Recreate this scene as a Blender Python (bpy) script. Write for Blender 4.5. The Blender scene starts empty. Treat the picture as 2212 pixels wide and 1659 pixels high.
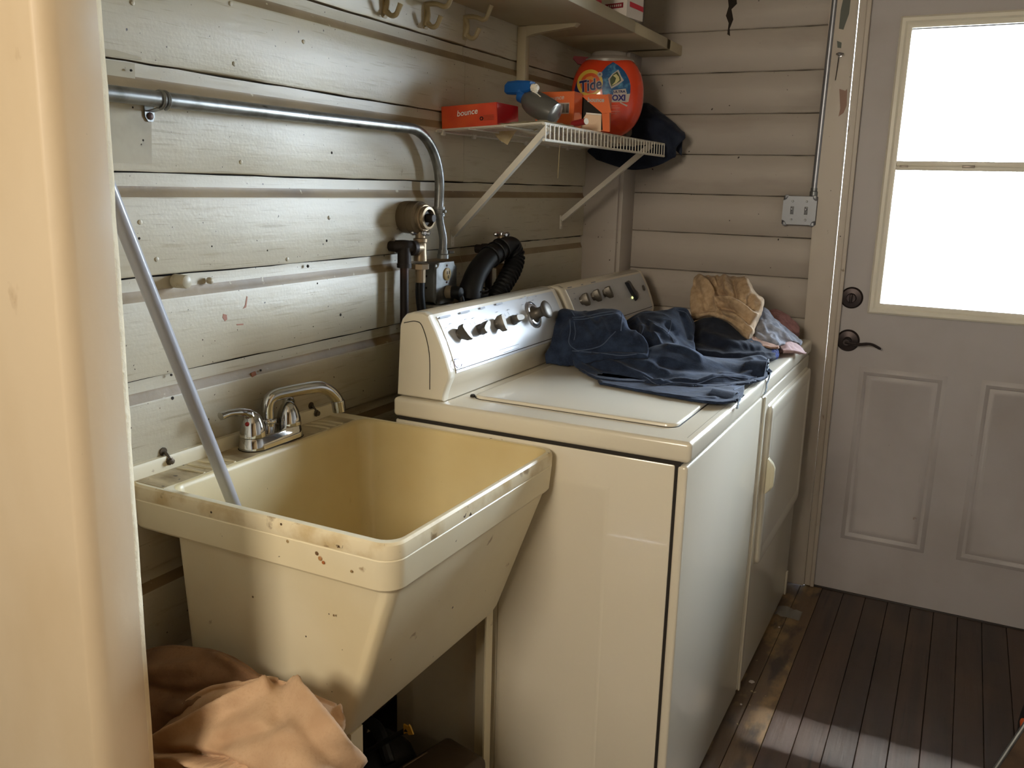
import bpy, bmesh, math, random
from mathutils import Vector, Matrix, noise as mnoise
random.seed(7)
C = bpy.context.scene.collection
SC = bpy.context.scene
W, H = 2212.0, 1659.0
# ------------------------------------------------------------------ camera
CAM = Vector((1.2447, -1.5611, 1.3749)); PAN, TILT, ROLL, FPX = 0.46788, -0.22041, 0.02690, 1905.99
FW = Vector((-math.sin(PAN)*math.cos(TILT), math.cos(PAN)*math.cos(TILT), math.sin(TILT)))
_r = Vector((math.cos(PAN), math.sin(PAN), 0)); _u = _r.cross(FW)
RT = _r*math.cos(ROLL) + _u*math.sin(ROLL); UP = -_r*math.sin(ROLL) + _u*math.cos(ROLL)
cd = bpy.data.cameras.new('camera'); cam = bpy.data.objects.new('camera', cd); C.objects.link(cam)
cd.sensor_fit = 'HORIZONTAL'; cd.sensor_width = 36.0; cd.lens = FPX/W*36.0; cd.clip_start = 0.02; cd.clip_end = 200
cam.matrix_world = Matrix(((RT.x, UP.x, -FW.x, CAM.x), (RT.y, UP.y, -FW.y, CAM.y), (RT.z, UP.z, -FW.z, CAM.z), (0, 0, 0, 1)))
SC.camera = cam

def ray(u, v):
    return FW + RT*((u-W/2)/FPX) - UP*((v-H/2)/FPX)
def at(u, v, x=None, y=None, z=None):
    """the point of the plane x=, y= or z= that the photograph shows at pixel (u, v)"""
    d = ray(u, v)
    i, val = (0, x) if x is not None else (1, y) if y is not None else (2, z)
    return CAM + d*((val-CAM[i])/d[i])
def on(u, v, p0, n):
    d = ray(u, v); n = Vector(n)
    return CAM + d*((Vector(p0)-CAM).dot(n)/d.dot(n))
def px_of(p):
    d = p-CAM; z = d.dot(FW); return W/2+FPX*d.dot(RT)/z, H/2-FPX*d.dot(UP)/z
D = 1.57          # back wall
CEIL = 2.42
PY = -0.90        # near face of the partition the camera looks past

# ------------------------------------------------------------------ light
w = bpy.data.worlds.new('sky'); SC.world = w; w.use_nodes = True
bg = w.node_tree.nodes['Background']; bg.inputs[0].default_value = (0.77, 0.87, 1.0, 1); bg.inputs[1].default_value = 37.0
SC.view_settings.view_transform = 'Standard'; SC.view_settings.look = 'None'
SC.view_settings.gamma = 1.0; SC.view_settings.use_curve_mapping = False
SC.view_settings.exposure = 1.0
SC.cycles.use_denoising = True
SC.cycles.max_bounces = 10; SC.cycles.diffuse_bounces = 6; SC.cycles.transparent_max_bounces = 8
SC.cycles.sample_clamp_indirect = 4.0; SC.cycles.caustics_reflective = False; SC.cycles.caustics_refractive = False
def area(name, loc, rot, sx, sy, power, col, portal=False):
    l = bpy.data.lights.new(name, 'AREA'); l.shape = 'RECTANGLE'; l.size = sx; l.size_y = sy; l.energy = power; l.color = col
    o = bpy.data.objects.new(name, l); C.objects.link(o); o.location = loc; o.rotation_euler = rot
    if portal: l.cycles.is_portal = True
    return o
area('door_window_portal', (1.288, D+0.075, 1.455), (math.pi/2, 0, math.pi), 0.60, 0.88, 1, (1, 1, 1), True).rotation_euler = (-math.pi/2, 0, 0)
area('lamp_next_room', (0.74, -2.75, 1.9), (math.radians(70), 0, math.radians(-12)), 0.55, 0.55, 20.0, (1.0, 0.88, 0.70))
sl = bpy.data.lights.new('hazy_sun', 'SUN'); so0 = bpy.data.objects.new('hazy_sun', sl); C.objects.link(so0); sl.energy = 30.0; sl.angle = math.radians(5); sl.color = (1.0, 0.97, 0.93)
so0.rotation_euler = Vector((-.12, -1.0, -1.50)).to_track_quat('-Z', 'Y').to_euler()

# ------------------------------------------------------------------ helpers
def lin(r, g, b):
    f = lambda c: (c/255/12.92 if c/255 <= .04045 else ((c/255+.055)/1.055)**2.4)
    return (f(r), f(g), f(b), 1)
def pmat(name, col, rough=.5, metal=0., layers=(), bumps=(), spec=.5, coat=0., sheen=0., island=0.):
    """layers: (kind, scale, stretch, lo, hi, colour[, detail]); bumps: (kind, scale, stretch, strength, distance)"""
    m = bpy.data.materials.new(name); m.use_nodes = True; nt = m.node_tree; N = nt.nodes; L = nt.links
    b = N['Principled BSDF']; b.inputs['Roughness'].default_value = rough; b.inputs['Metallic'].default_value = metal
    b.inputs['Specular IOR Level'].default_value = spec; b.inputs['Coat Weight'].default_value = coat
    if sheen: b.inputs['Sheen Weight'].default_value = sheen
    b.inputs['Base Color'].default_value = col
    geo = N.new('ShaderNodeNewGeometry')
    def tex(kind, scale, st, detail=4):
        mp = N.new('ShaderNodeMapping'); mp.inputs['Scale'].default_value = st; L.new(geo.outputs['Position'], mp.inputs['Vector'])
        if kind == 'noise':
            t = N.new('ShaderNodeTexNoise'); t.inputs['Scale'].default_value = scale; t.inputs['Detail'].default_value = detail
            L.new(mp.outputs[0], t.inputs['Vector']); return t.outputs['Fac']
        if kind == 'wave':
            t = N.new('ShaderNodeTexWave'); t.inputs['Scale'].default_value = scale; t.inputs['Distortion'].default_value = detail
            L.new(mp.outputs[0], t.inputs['Vector']); return t.outputs['Fac']
        t = N.new('ShaderNodeTexVoronoi'); t.inputs['Scale'].default_value = scale
        L.new(mp.outputs[0], t.inputs['Vector']); return t.outputs['Distance']
    cur = None
    if island:
        oi = N.new('ShaderNodeObjectInfo'); mx = N.new('ShaderNodeMixRGB'); mx.blend_type = 'MULTIPLY'; mx.inputs[0].default_value = 1
        mr = N.new('ShaderNodeMapRange'); mr.inputs['To Min'].default_value = 1-island; mr.inputs['To Max'].default_value = 1+island
        L.new(oi.outputs['Random'], mr.inputs['Value']); mx.inputs[1].default_value = col; L.new(mr.outputs[0], mx.inputs[2]); cur = mx.outputs[0]
    for ly in layers:
        kind, scale, st, lo, hi, c2 = ly[:6]; det = ly[6] if len(ly) > 6 else 4
        f = tex(kind, scale, st, det); r = N.new('ShaderNodeMapRange'); r.inputs['From Min'].default_value = lo; r.inputs['From Max'].default_value = hi
        r.clamp = True; L.new(f, r.inputs['Value'])
        if len(ly) > 7: r.inputs['To Max'].default_value = ly[7]
        mx = N.new('ShaderNodeMixRGB'); L.new(r.outputs[0], mx.inputs[0])
        if cur is None: mx.inputs[1].default_value = col
        else: L.new(cur, mx.inputs[1])
        mx.inputs[2].default_value = c2; cur = mx.outputs[0]
    if cur is not None: L.new(cur, b.inputs['Base Color'])
    prev = None
    for bp in bumps:
        kind, scale, st, strength, dist = bp[:5]; det = bp[5] if len(bp) > 5 else 4
        n = N.new('ShaderNodeBump'); n.inputs['Strength'].default_value = strength; n.inputs['Distance'].default_value = dist
        L.new(tex(kind, scale, st, det), n.inputs['Height'])
        if prev: L.new(prev, n.inputs['Normal'])
        prev = n.outputs[0]
    if prev: L.new(prev, b.inputs['Normal'])
    return m
I3 = (1, 1, 1)
def empty(name, loc, label=None, cat=None, group=None, kind=None):
    o = bpy.data.objects.new(name, None); C.objects.link(o); o.location = loc; o.empty_display_size = .05
    tag(o, label, cat, group, kind); return o
def tag(o, label=None, cat=None, group=None, kind=None):
    for k, v in (('label', label), ('category', cat), ('group', group), ('kind', kind)):
        if v: o[k] = v
    return o
def off(par):
    """world position of a (rotation-free) parent chain"""
    v = Vector((0, 0, 0))
    while par is not None: v += par.location; par = par.parent
    return v
def fin(name, bm, m, par=None, smooth=True, sharp=35, base=None):
    """link bm (vertices in world space) as one object, under par if given, origin at base"""
    bmesh.ops.recalc_face_normals(bm, faces=bm.faces)
    me = bpy.data.meshes.new(name)
    o = bpy.data.objects.new(name, me); C.objects.link(o)
    if par is not None:
        o.parent = par; org = off(par)
        o.location = (Vector(base)-org) if base is not None else (0, 0, 0)
        if base is not None: org = Vector(base)
    else:
        org = Vector(base) if base is not None else Vector((0, 0, 0)); o.location = org
    if org.length > 0: bmesh.ops.translate(bm, verts=bm.verts, vec=-org)
    bm.to_mesh(me); bm.free()
    for mm in (m if isinstance(m, (list, tuple)) else [m]): me.materials.append(mm)
    if smooth:
        for p in me.polygons: p.use_smooth = True
        me.set_sharp_from_angle(angle=math.radians(sharp))
    return o
def B(): return bmesh.new()
def box(bm, lo, hi, bev=0., seg=2, rot=None, piv=None):
    lo, hi = Vector(lo), Vector(hi); c = (lo+hi)/2; s = hi-lo
    r = bmesh.ops.create_cube(bm, size=1.0); vs = r['verts']
    bmesh.ops.scale(bm, verts=vs, vec=s); bmesh.ops.translate(bm, verts=vs, vec=c)
    if bev > 0:
        es = list({e for v in vs for e in v.link_edges})
        rr = bmesh.ops.bevel(bm, geom=es, offset=bev, segments=seg, affect='EDGES', profile=.5)
        vs = list({v for f in rr['faces'] for v in f.verts} | {v for v in vs if v.is_valid})
    if rot is not None:
        vs2 = set(); stack = list(vs)
        while stack:
            v = stack.pop()
            if v in vs2: continue
            vs2.add(v); stack.extend(e.other_vert(v) for e in v.link_edges)
        bmesh.ops.rotate(bm, verts=list(vs2), cent=Vector(piv) if piv is not None else c, matrix=rot)
    return bm
def frame_of(d):
    d = d.normalized(); a = Vector((0, 0, 1)) if abs(d.z) < .9 else Vector((1, 0, 0))
    s = d.cross(a).normalized(); return s, s.cross(d).normalized()
def tube(bm, pts, r, n=12, cap=True, closed=False, flat=1.0):
    pts = [Vector(p) for p in pts]; k = len(pts); rad = r if isinstance(r, (list, tuple)) else [r]*k
    rings = []; prev = None
    for i, p in enumerate(pts):
        if closed: d = pts[(i+1) % k]-pts[i-1]
        else: d = pts[min(i+1, k-1)]-pts[max(i-1, 0)]
        d = d.normalized()
        if prev is None: s, t = frame_of(d)
        else:
            s = prev - d*prev.dot(d); s = s.normalized() if s.length > 1e-6 else frame_of(d)[0]; t = s.cross(d)
        prev = s
        rings.append([bm.verts.new(p + (s*math.cos(2*math.pi*j/n) + t*flat*math.sin(2*math.pi*j/n))*rad[i]) for j in range(n)])
    for i in range(k if closed else k-1):
        a, b = rings[i], rings[(i+1) % k]
        for j in range(n): bm.faces.new((a[j], a[(j+1) % n], b[(j+1) % n], b[j]))
    if cap and not closed:
        bm.faces.new(rings[0][::-1]); bm.faces.new(rings[-1])
    return bm
def spline(pts, n=8, closed=False):
    pts = [Vector(p) for p in pts]; k = len(pts); out = []
    for i in range(k if closed else k-1):
        p1, p2 = pts[i], pts[(i+1) % k]
        p0 = pts[i-1] if (i > 0 or closed) else p1*2-p2
        p3 = pts[(i+2) % k] if (i+2 < k or closed) else p2*2-p1
        for j in range(n):
            t = j/n
            out.append(.5*((2*p1)+(p2-p0)*t+(2*p0-5*p1+4*p2-p3)*t*t+(3*p1-p0-3*p2+p3)*t**3))
    if not closed: out.append(pts[-1])
    return out
def lathe(bm, prof, org, axis, n=24, cap=True):
    """prof: (radius, height along axis)"""
    org, axis = Vector(org), Vector(axis).normalized(); s, t = frame_of(axis); rings = []
    for r, h in prof:
        rings.append([bm.verts.new(org+axis*h+(s*math.cos(2*math.pi*j/n)+t*math.sin(2*math.pi*j/n))*max(r, 1e-5)) for j in range(n)])
    for a, b in zip(rings, rings[1:]):
        for j in range(n): bm.faces.new((a[j], a[(j+1) % n], b[(j+1) % n], b[j]))
    if cap: bm.faces.new(rings[0][::-1]); bm.faces.new(rings[-1])
    return bm
def prism(bm, poly, dirv):
    """polygon of 3-D points, extruded by dirv"""
    a = [bm.verts.new(Vector(p)) for p in poly]; b = [bm.verts.new(Vector(p)+Vector(dirv)) for p in poly]; n = len(poly)
    bm.faces.new(a[::-1]); bm.faces.new(b)
    for i in range(n): bm.faces.new((a[i], a[(i+1) % n], b[(i+1) % n], b[i]))
    return bm
def rings_loft(bm, rings, cap0=True, cap1=True, closed=True):
    R = [[bm.verts.new(Vector(p)) for p in r] for r in rings]; n = len(R[0])
    for a, b in zip(R, R[1:]):
        for j in range(n if closed else n-1): bm.faces.new((a[j], a[(j+1) % n], b[(j+1) % n], b[j]))
    if cap0: bm.faces.new(R[0][::-1])
    if cap1: bm.faces.new(R[-1])
    return bm
def rrect(x0, x1, y0, y1, r, z, n=5):
    out = []
    for cx, cy, a0 in ((x1-r, y1-r, 0), (x0+r, y1-r, 90), (x0+r, y0+r, 180), (x1-r, y0+r, 270)):
        for i in range(n+1):
            a = math.radians(a0+90*i/n); out.append(Vector((cx+r*math.cos(a), cy+r*math.sin(a), z)))
    return out
def copy_tree(o, parent=None, loc=None):
    c = o.copy(); C.objects.link(c); c.parent = parent
    if loc is not None: c.location = loc
    for ch in list(o.children): copy_tree(ch, c)
    return c
def text(name, s, size, org, right, up, m, par, ext=.0006, shear=0., bold=0., center=True, warp=None, squash=1.):
    cu = bpy.data.curves.new(name, 'FONT'); cu.body = s; cu.size = size; cu.extrude = ext; cu.shear = shear; cu.offset = bold
    cu.resolution_u = 3
    if center: cu.align_x = 'CENTER'; cu.align_y = 'CENTER'
    t = bpy.data.objects.new('tmp_text', cu); C.objects.link(t)
    dg = bpy.context.evaluated_depsgraph_get(); me = bpy.data.meshes.new_from_object(t.evaluated_get(dg))
    bpy.data.objects.remove(t); bpy.data.curves.remove(cu)
    bm = B(); bm.from_mesh(me); bpy.data.meshes.remove(me)
    right, up = Vector(right).normalized(), Vector(up).normalized(); nn = right.cross(up).normalized(); org = Vector(org)
    for v in bm.verts:
        if warp: v.co = warp(v.co.x*squash, v.co.y, v.co.z)
        else: v.co = org + right*v.co.x*squash + up*v.co.y + nn*v.co.z
    return fin(name, bm, m, par, smooth=False)
# ------------------------------------------------------------------ materials
CREAM = lin(214, 202, 172)
M = {}
M['wall'] = pmat('cream_wall_paint', lin(194, 186, 165), .42, layers=(
    ('noise', 2.2, (1, .6, 1), .42, .70, lin(177, 166, 142), 5, .8), ('noise', 60, (1, .12, 1), .58, .74, lin(170, 156, 126), 3, .6), ('noise', 170, (1, .045, 1), .63, .70, lin(148, 132, 104), 2, .42),
    ('noise', 24, I3, .71, .76, lin(140, 120, 92), 6, .6), ('noise', 130, I3, .755, .785, lin(70, 54, 40), 1)),
    bumps=(('noise', 40, (1, .10, 1), .28, .004), ('noise', 9, I3, .22, .006), ('noise', 160, I3, .12, .002)))
M['cove'] = pmat('brown_cove_paint', lin(150, 130, 98), .5, layers=(('noise', 9, (1, .5, 1), .40, .70, lin(112, 92, 64), 5, .9), ('noise', 50, I3, .68, .74, lin(196, 184, 152), 4)), bumps=(('noise', 30, I3, .25, .004),))  # cove and lower lip coloured a darker brown than the board face
M['crack'] = pmat('dark_joint', lin(38, 30, 22), .9)
M['back'] = pmat('dull_cream_paint', lin(172, 163, 154), .5, layers=(
    ('noise', 2.0, (.6, 1, 1), .42, .70, lin(154, 144, 134), 5, .8), ('noise', 6, (.4, 1, 1.6), .55, .75, lin(140, 126, 114), 6, .6), ('noise', 30, I3, .74, .76, lin(84, 66, 50), 5), ('noise', 70, I3, .76, .79, lin(40, 30, 24), 1)),
    bumps=(('noise', 40, (.1, 1, 1), .2, .004), ('noise', 10, I3, .2, .005)))
M['trim'] = pmat('chipped_trim_paint', lin(184, 174, 162), .42, layers=(
    ('noise', 3, (1, 1, .5), .45, .72, lin(160, 146, 130), 5, .8), ('noise', 26, (1, 1, .5), .70, .74, lin(110, 84, 62), 5), ('noise', 60, I3, .75, .78, lin(50, 38, 30), 2)),
    bumps=(('noise', 14, (1, 1, .3), .35, .006),))
M['doorp'] = pmat('dingy_white_door_paint', lin(172, 166, 166), .45, layers=(('noise', 3, I3, .48, .72, lin(154, 146, 142), 5, .7), ('noise', 24, I3, .76, .80, lin(120, 100, 80), 4, .7)), bumps=(('noise', 20, I3, .12, .004),))
M['lite'] = pmat('white_window_frame', lin(228, 222, 208), .35)
M['jamb'] = pmat('yellow_cream_jamb_paint', lin(218, 200, 172), .5, layers=(
    ('noise', 5, (1, 1, .5), .45, .70, lin(204, 182, 148), 5, .6), ('noise', 13, (1, 1, .6), .70, .76, lin(160, 130, 94), 5, .5), ('noise', 30, I3, .76, .79, lin(84, 58, 38), 3)),
    bumps=(('noise', 9, (1, 1, .4), .4, .006), ('noise', 70, I3, .1, .002)))
M['chip'] = pmat('bare_chipped_edge', lin(236, 222, 190), .7, bumps=(('noise', 60, I3, .6, .006),))
M['ceil'] = pmat('cream_ceiling_paint', lin(206, 196, 176), .6, bumps=(('noise', 12, I3, .15, .004),))
M['floor'] = pmat('worn_brown_floor', lin(66, 47, 34), .42, island=.30, layers=(
    ('noise', 14, (1, .06, 1), .42, .66, lin(40, 29, 22), 5, .9), ('noise', 4, (1, .5, 1), .55, .75, lin(96, 72, 50), 6, .5), ('noise', 60, (1, .05, 1), .6, .75, lin(24, 18, 14), 4, .8)),
    bumps=(('noise', 60, (1, .05, 1), .35, .004), ('noise', 8, I3, .2, .004)))
M['splat'] = pmat('paint_splotched_floor', lin(98, 76, 52), .45, island=.25, layers=(
    ('noise', 9, (1, .6, 1), .50, .58, lin(150, 122, 82), 6, .75), ('noise', 16, (1, .3, 1), .55, .66, lin(44, 33, 24), 6, .9), ('noise', 40, I3, .69, .73, lin(190, 170, 130), 4, .8)),
    bumps=(('noise', 50, (1, .1, 1), .4, .005),))
M['dark'] = pmat('dark_void', (.012, .010, .009, 1), .9)
M['shelfwood'] = pmat('cream_shelf_paint', lin(190, 178, 150), .45, layers=(('noise', 3, I3, .45, .7, lin(176, 158, 118), 5, .8), ('noise', 40, I3, .74, .78, lin(90, 72, 48), 3)), bumps=(('noise', 16, (1, .3, 1), .2, .004),))

# ------------------------------------------------------------------ left wall: drop siding
def struct(o): o['kind'] = 'structure'; return o
YL0, YL1 = PY+.07, 1.436
bm = B(); box(bm, (-.12, -4.2, -.05), (-.017, D+.12, CEIL))
wall_left = struct(fin('wall_left', bm, M['crack'], smooth=False))
P = .1755; JOINT = .574
def siding(y0, y1):
    bm = B(); prof = [(-.0165, .0012), (-.0008, .0022), (.0008, .006), (.0008, P-.044), (0, P-.0405), (-.003, P-.034), (-.0058, P-.027), (-.0066, P-.0225), (-.0066, P-.0008), (-.0165, P)]
    n = 26
    rows = []
    for i in range(n+1):
        y = y0+(y1-y0)*i/n
        r = []
        for k, (x, z) in enumerate(prof):
            dz = (random.random()-.5)*.0022 if k in (1, 8) else 0
            r.append(bm.verts.new((x, y, z+dz)))
        rows.append(r)
    for a, b in zip(rows, rows[1:]):
        for k in range(len(prof)-1):
            f = bm.faces.new((a[k], a[k+1], b[k+1], b[k]))
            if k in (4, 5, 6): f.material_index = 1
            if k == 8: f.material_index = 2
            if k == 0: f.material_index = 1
    bm.faces.new(rows[0]); bm.faces.new(rows[-1][::-1])
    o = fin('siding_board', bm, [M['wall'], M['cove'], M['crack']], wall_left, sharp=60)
    return o
protos = [siding(YL0, JOINT-.0008), siding(JOINT+.0008, YL1), siding(YL0, YL1)]
k0 = -6
first = set()
for k in range(k0, 9):
    z = 1.030+P*k
    for pi in ((0, 1) if k % 2 == 0 or k in (2, 3) else (2,)):
        if pi not in first: o = protos[pi]; first.add(pi)
        else: o = protos[pi].copy(); C.objects.link(o)
        o.location = (0, 0, z)

# ------------------------------------------------------------------ corner post, back wall
bm = B(); box(bm, (-.01, 1.437, 0), (.128, D+.02, CEIL), .003); struct(fin('trim_1', bm, M['back']))
bm = B(); box(bm, (.118, 1.452, .0), (.141, D+.01, CEIL), .004); struct(fin('trim_2', bm, M['back']))
XO0, XO1, ZO = .800, 1.775, 2.075     # rough opening of the door
bm = B(); box(bm, (-.12, D+.018, -.05), (XO0, D+.12, CEIL)); box(bm, (XO1, D+.018, -.05), (2.3, D+.12, CEIL)); box(bm, (XO0, D+.018, ZO), (XO1, D+.12, CEIL))
wall_back = struct(fin('wall_back', bm, M['crack'], smooth=False))
PB = .1353
for k in range(-8, 11):
    z0 = .9587+PB*k; z1 = z0+PB
    if z1 < .0: continue
    z0 = max(z0, 0.0)
    for xa, xb in ((.13, XO0-.002),) if z1 < ZO+.02 else ((.13, 2.02),):
        bm = B(); n = 14; rows = []
        for i in range(n+1):
            x = xa+(xb-xa)*i/n; j = lambda: (random.random()-.5)*.0016
            g0, g1 = .0005+max(0, j()*1.6), .0005+max(0, j()*1.6)
            rows.append([bm.verts.new(p) for p in ((x, D+.018, z0+g0), (x, D+.003, z0+g0), (x, D, z0+g0+.004), (x, D, z1-g1-.004), (x, D+.003, z1-g1), (x, D+.018, z1-g1))])
        for a, b in zip(rows, rows[1:]):
            for q in range(5): bm.faces.new((a[q], a[q+1], b[q+1], b[q]))
        bm.faces.new(rows[0]); bm.faces.new(rows[-1][::-1])
        fin('wall_board', bm, M['back'], wall_back, sharp=60)
# peeled dark patch near the top of the back wall
bm = B(); pp = [at(u, v, y=D-.0008) for u, v in ((1570, -30), (1588, -28), (1592, 8), (1580, 20), (1584, 42), (1576, 62), (1577, 78), (1571, 74), (1574, 50), (1568, 34), (1574, 14))]
prism(bm, pp, (0, .001, 0)); fin('peeled_patch', bm, M['crack'], wall_back, smooth=False)

# ------------------------------------------------------------------ door casing, jamb, door
def slant(bm, x0t, x1t, x0b, x1b, y0, y1, z0, z1):
    prism(bm, [(x0b, y0, z0), (x1b, y0, z0), (x1t, y0, z1), (x0t, y0, z1)], (0, y1-y0, 0))
bm = B(); slant(bm, .760, .8466, .800, .8694, D-.022, D+.0, .0, 2.16)
es = [e for e in bm.edges]; bmesh.ops.bevel(bm, geom=es, offset=.003, segments=2, affect='EDGES')
t3 = struct(fin('trim_3', bm, M['trim']))
for pts in (((1822, -5), (1838, -4), (1834, 30), (1826, 52), (1822, 64), (1812, 62), (1816, 22)), ((1808, 88), (1818, 92), (1817, 104), (1809, 103))):
    bm = B(); prism(bm, [at(u, v, y=D-.0228) for u, v in pts], (0, .002, 0))
    fin('peeled_patch', bm, pmat('old_green_paint', lin(92, 96, 88), .6), t3, smooth=False)
bm = B(); prism(bm, [at(u, v, y=D-.0228) for u, v in ((1813, 192), (1826, 196), (1830, 192), (1829, 228), (1822, 244), (1811, 252), (1815, 235))], (0, .002, 0))
fin('peeled_patch', bm, pmat('brown_bare_wood', lin(150, 118, 104), .6), t3, smooth=False)
# jamb + stop behind a narrow gap that lets daylight through
bm = B(); slant(bm, .8490, .884, .8695, .9005, D-.010, D+.11, .0, 2.075)
bmesh.ops.bevel(bm, geom=list(bm.edges), offset=.002, segments=1, affect='EDGES'); struct(fin('trim_4', bm, M['trim']))
bm = B(); slant(bm, .872, .8868, .890, .9030, D-.016, D-.006, .0, 2.06)
bmesh.ops.bevel(bm, geom=list(bm.edges), offset=.002, segments=1, affect='EDGES'); struct(fin('trim_5', bm, M['trim']))
bm = B(); box(bm, (1.708, D-.016, 0), (1.80, D+.11, 2.16), .003); struct(fin('trim_6', bm, M['trim']))
bm = B(); box(bm, (.76, D-.022, 2.062), (1.82, D+.11, 2.16), .003); struct(fin('trim_7', bm, M['trim']))
bm = B(); box(bm, (.86, D-.002, -.02), (1.73, D+.16, .003), .001); struct(fin('trim_8', bm, pmat('dark_threshold', lin(40, 30, 24), .5)))

DX0, DX1, DY = .884, 1.704, D+.004
GX0, GX1, GZ0, GZ1 = 1.012, 1.582, 1.032, 1.882     # glass opening
door = empty('door_1', (DX0, DY, .005), kind='structure')
bm = B()
for a in (((DX0, .0034), (DX1, GZ0)), ((DX0, GZ1), (DX1, 2.06)), ((DX0, GZ0), (GX0, GZ1)), ((GX1, GZ0), (DX1, GZ1))):
    box(bm, (a[0][0], DY, a[0][1]), (a[1][0], DY+.044, a[1][1]))
fin('slab', bm, M['doorp'], door, smooth=False)
def raised(x0, x1, z0, z1):
    """embossed door panel: an ogee groove round a flat field"""
    bm = B(); prof = [(0, 0), (.006, .004), (.014, .0075), (.022, .0035), (.026, .0), (.032, .0035), (.040, .0045), (.046, .003)]
    rings = [[Vector((x0+i, DY-d, z0+i)), Vector((x1-i, DY-d, z0+i)), Vector((x1-i, DY-d, z1-i)), Vector((x0+i, DY-d, z1-i))] for i, d in prof]
    rings_loft(bm, rings, cap0=False); return fin('door_panel', bm, M['doorp'], door, sharp=50)
raised(.972, 1.240, .198, .812); raised(1.338, 1.604, .198, .812)
bm = B(); fo = .036
for i, (ins, d) in enumerate(()): pass
prof = [(-.036, 0), (-.036, .010), (-.030, .016), (-.020, .017), (-.014, .012), (-.008, .014), (0, .013), (0, -.02)]
rings = [[Vector((GX0+i, DY-d, GZ0+i)), Vector((GX1-i, DY-d, GZ0+i)), Vector((GX1-i, DY-d, GZ1-i)), Vector((GX0+i, DY-d, GZ1-i))] for i, d in prof]
rings_loft(bm, rings, False, False)
lf = fin('lite_frame', bm, M['lite'], door, sharp=30)
bm = B(); box(bm, (GX0, DY-.012, 1.457), (GX1, DY+.01, 1.470), .002); box(bm, (GX0, DY-.006, 1.470), (GX1, DY+.02, 1.486), .002)
fin('meeting_rail', bm, M['lite'], door)
bm = B(); box(bm, (GX0+.01, DY-.0135, 1.466), (GX0+.035, DY-.010, 1.472), .001); box(bm, (1.20, DY-.0135, 1.466), (1.235, DY-.010, 1.474), .001)
fin('sash_latch', bm, pmat('dull_latch', lin(150, 140, 130), .4, .6), door)
gm = bpy.data.materials.new('window_glass'); gm.use_nodes = True; nt = gm.node_tree
for n in list(nt.nodes):
    if n.type != 'OUTPUT_MATERIAL': nt.nodes.remove(n)
tr = nt.nodes.new('ShaderNodeBsdfTransparent'); tr.inputs[0].default_value = (.95, .97, .97, 1); gl = nt.nodes.new('ShaderNodeBsdfGlossy'); gl.inputs['Roughness'].default_value = .02
fr = nt.nodes.new('ShaderNodeFresnel'); fr.inputs[0].default_value = 1.45; mx = nt.nodes.new('ShaderNodeMixShader')
nt.links.new(fr.outputs[0], mx.inputs[0]); nt.links.new(tr.outputs[0], mx.inputs[1]); nt.links.new(gl.outputs[0], mx.inputs[2]); nt.links.new(mx.outputs[0], nt.nodes['Material Output'].inputs[0])
for za, zb in ((GZ0, 1.458), (1.484, GZ1)):
    bm = B(); box(bm, (GX0, DY+.014, za), (GX1, DY+.018, zb)); fin('glass_pane', bm, gm, door, smooth=False)
BRZ = pmat('dark_bronze_hardware', lin(58, 50, 50), .38, .75)
kn = at(1832, 735, y=DY); db = at(1840, 643, y=DY)
bm = B(); lathe(bm, [(.036, 0), (.036, .004), (.031, .010), (.016, .012), (.014, .020)], (db.x, DY, db.z), (0, -1, 0), 32); box(bm, (db.x-.004, DY-.034, db.z-.015), (db.x+.004, DY-.018, db.z+.015), .003)
fin('deadbolt', bm, BRZ, door)
bm = B(); lathe(bm, [(.037, 0), (.037, .004), (.032, .011), (.014, .014), (.0135, .045), (.010, .050)], (kn.x, DY, kn.z), (0, -1, 0), 32)
rose = fin('lever_rose', bm, BRZ, door)
bm = B(); tube(bm, spline([(kn.x-.004, DY-.043, kn.z), (kn.x+.035, DY-.045, kn.z-.004), (kn.x+.075, DY-.046, kn.z+.001), (kn.x+.108, DY-.044, kn.z-.012)], 6), [.0095]*3+[.0075]*8+[.0065]*7+[.004], 10, flat=.7)
fin('lever_handle', bm, BRZ, rose)

# ------------------------------------------------------------------ the rest of the shell
XR = 2.02
bm = B(); box(bm, (XR, -.9, -.05), (XR+.1, D+.12, CEIL)); struct(fin('wall_right', bm, M['back'], smooth=False))
bm = B(); box(bm, (-.4, -4.3, CEIL), (2.9, D+.12, CEIL+.1)); struct(fin('ceiling', bm, M['ceil'], smooth=False))
bm = B(); box(bm, (-.4, -4.3, -.12), (2.9, D+.15, -.022)); floor = struct(fin('floor', bm, M['dark'], smooth=False))
px = -.01; i = 0
while px < 2.0:
    wd = .0725
    bm = B(); zz = random.uniform(-.0015, .0005)
    box(bm, (px+.0007, PY-.0, -.022), (px+wd-.0007, D-.004, zz), .001, 1)
    fin('floor_plank', bm, M['splat'] if .76 < px < .93 else M['floor'], floor, smooth=False); px += wd
bm = B(); box(bm, (-.4, -4.2, -.022), (2.9, PY, -.004)); struct(fin('floor_2', bm, M['floor'], smooth=False))
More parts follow.
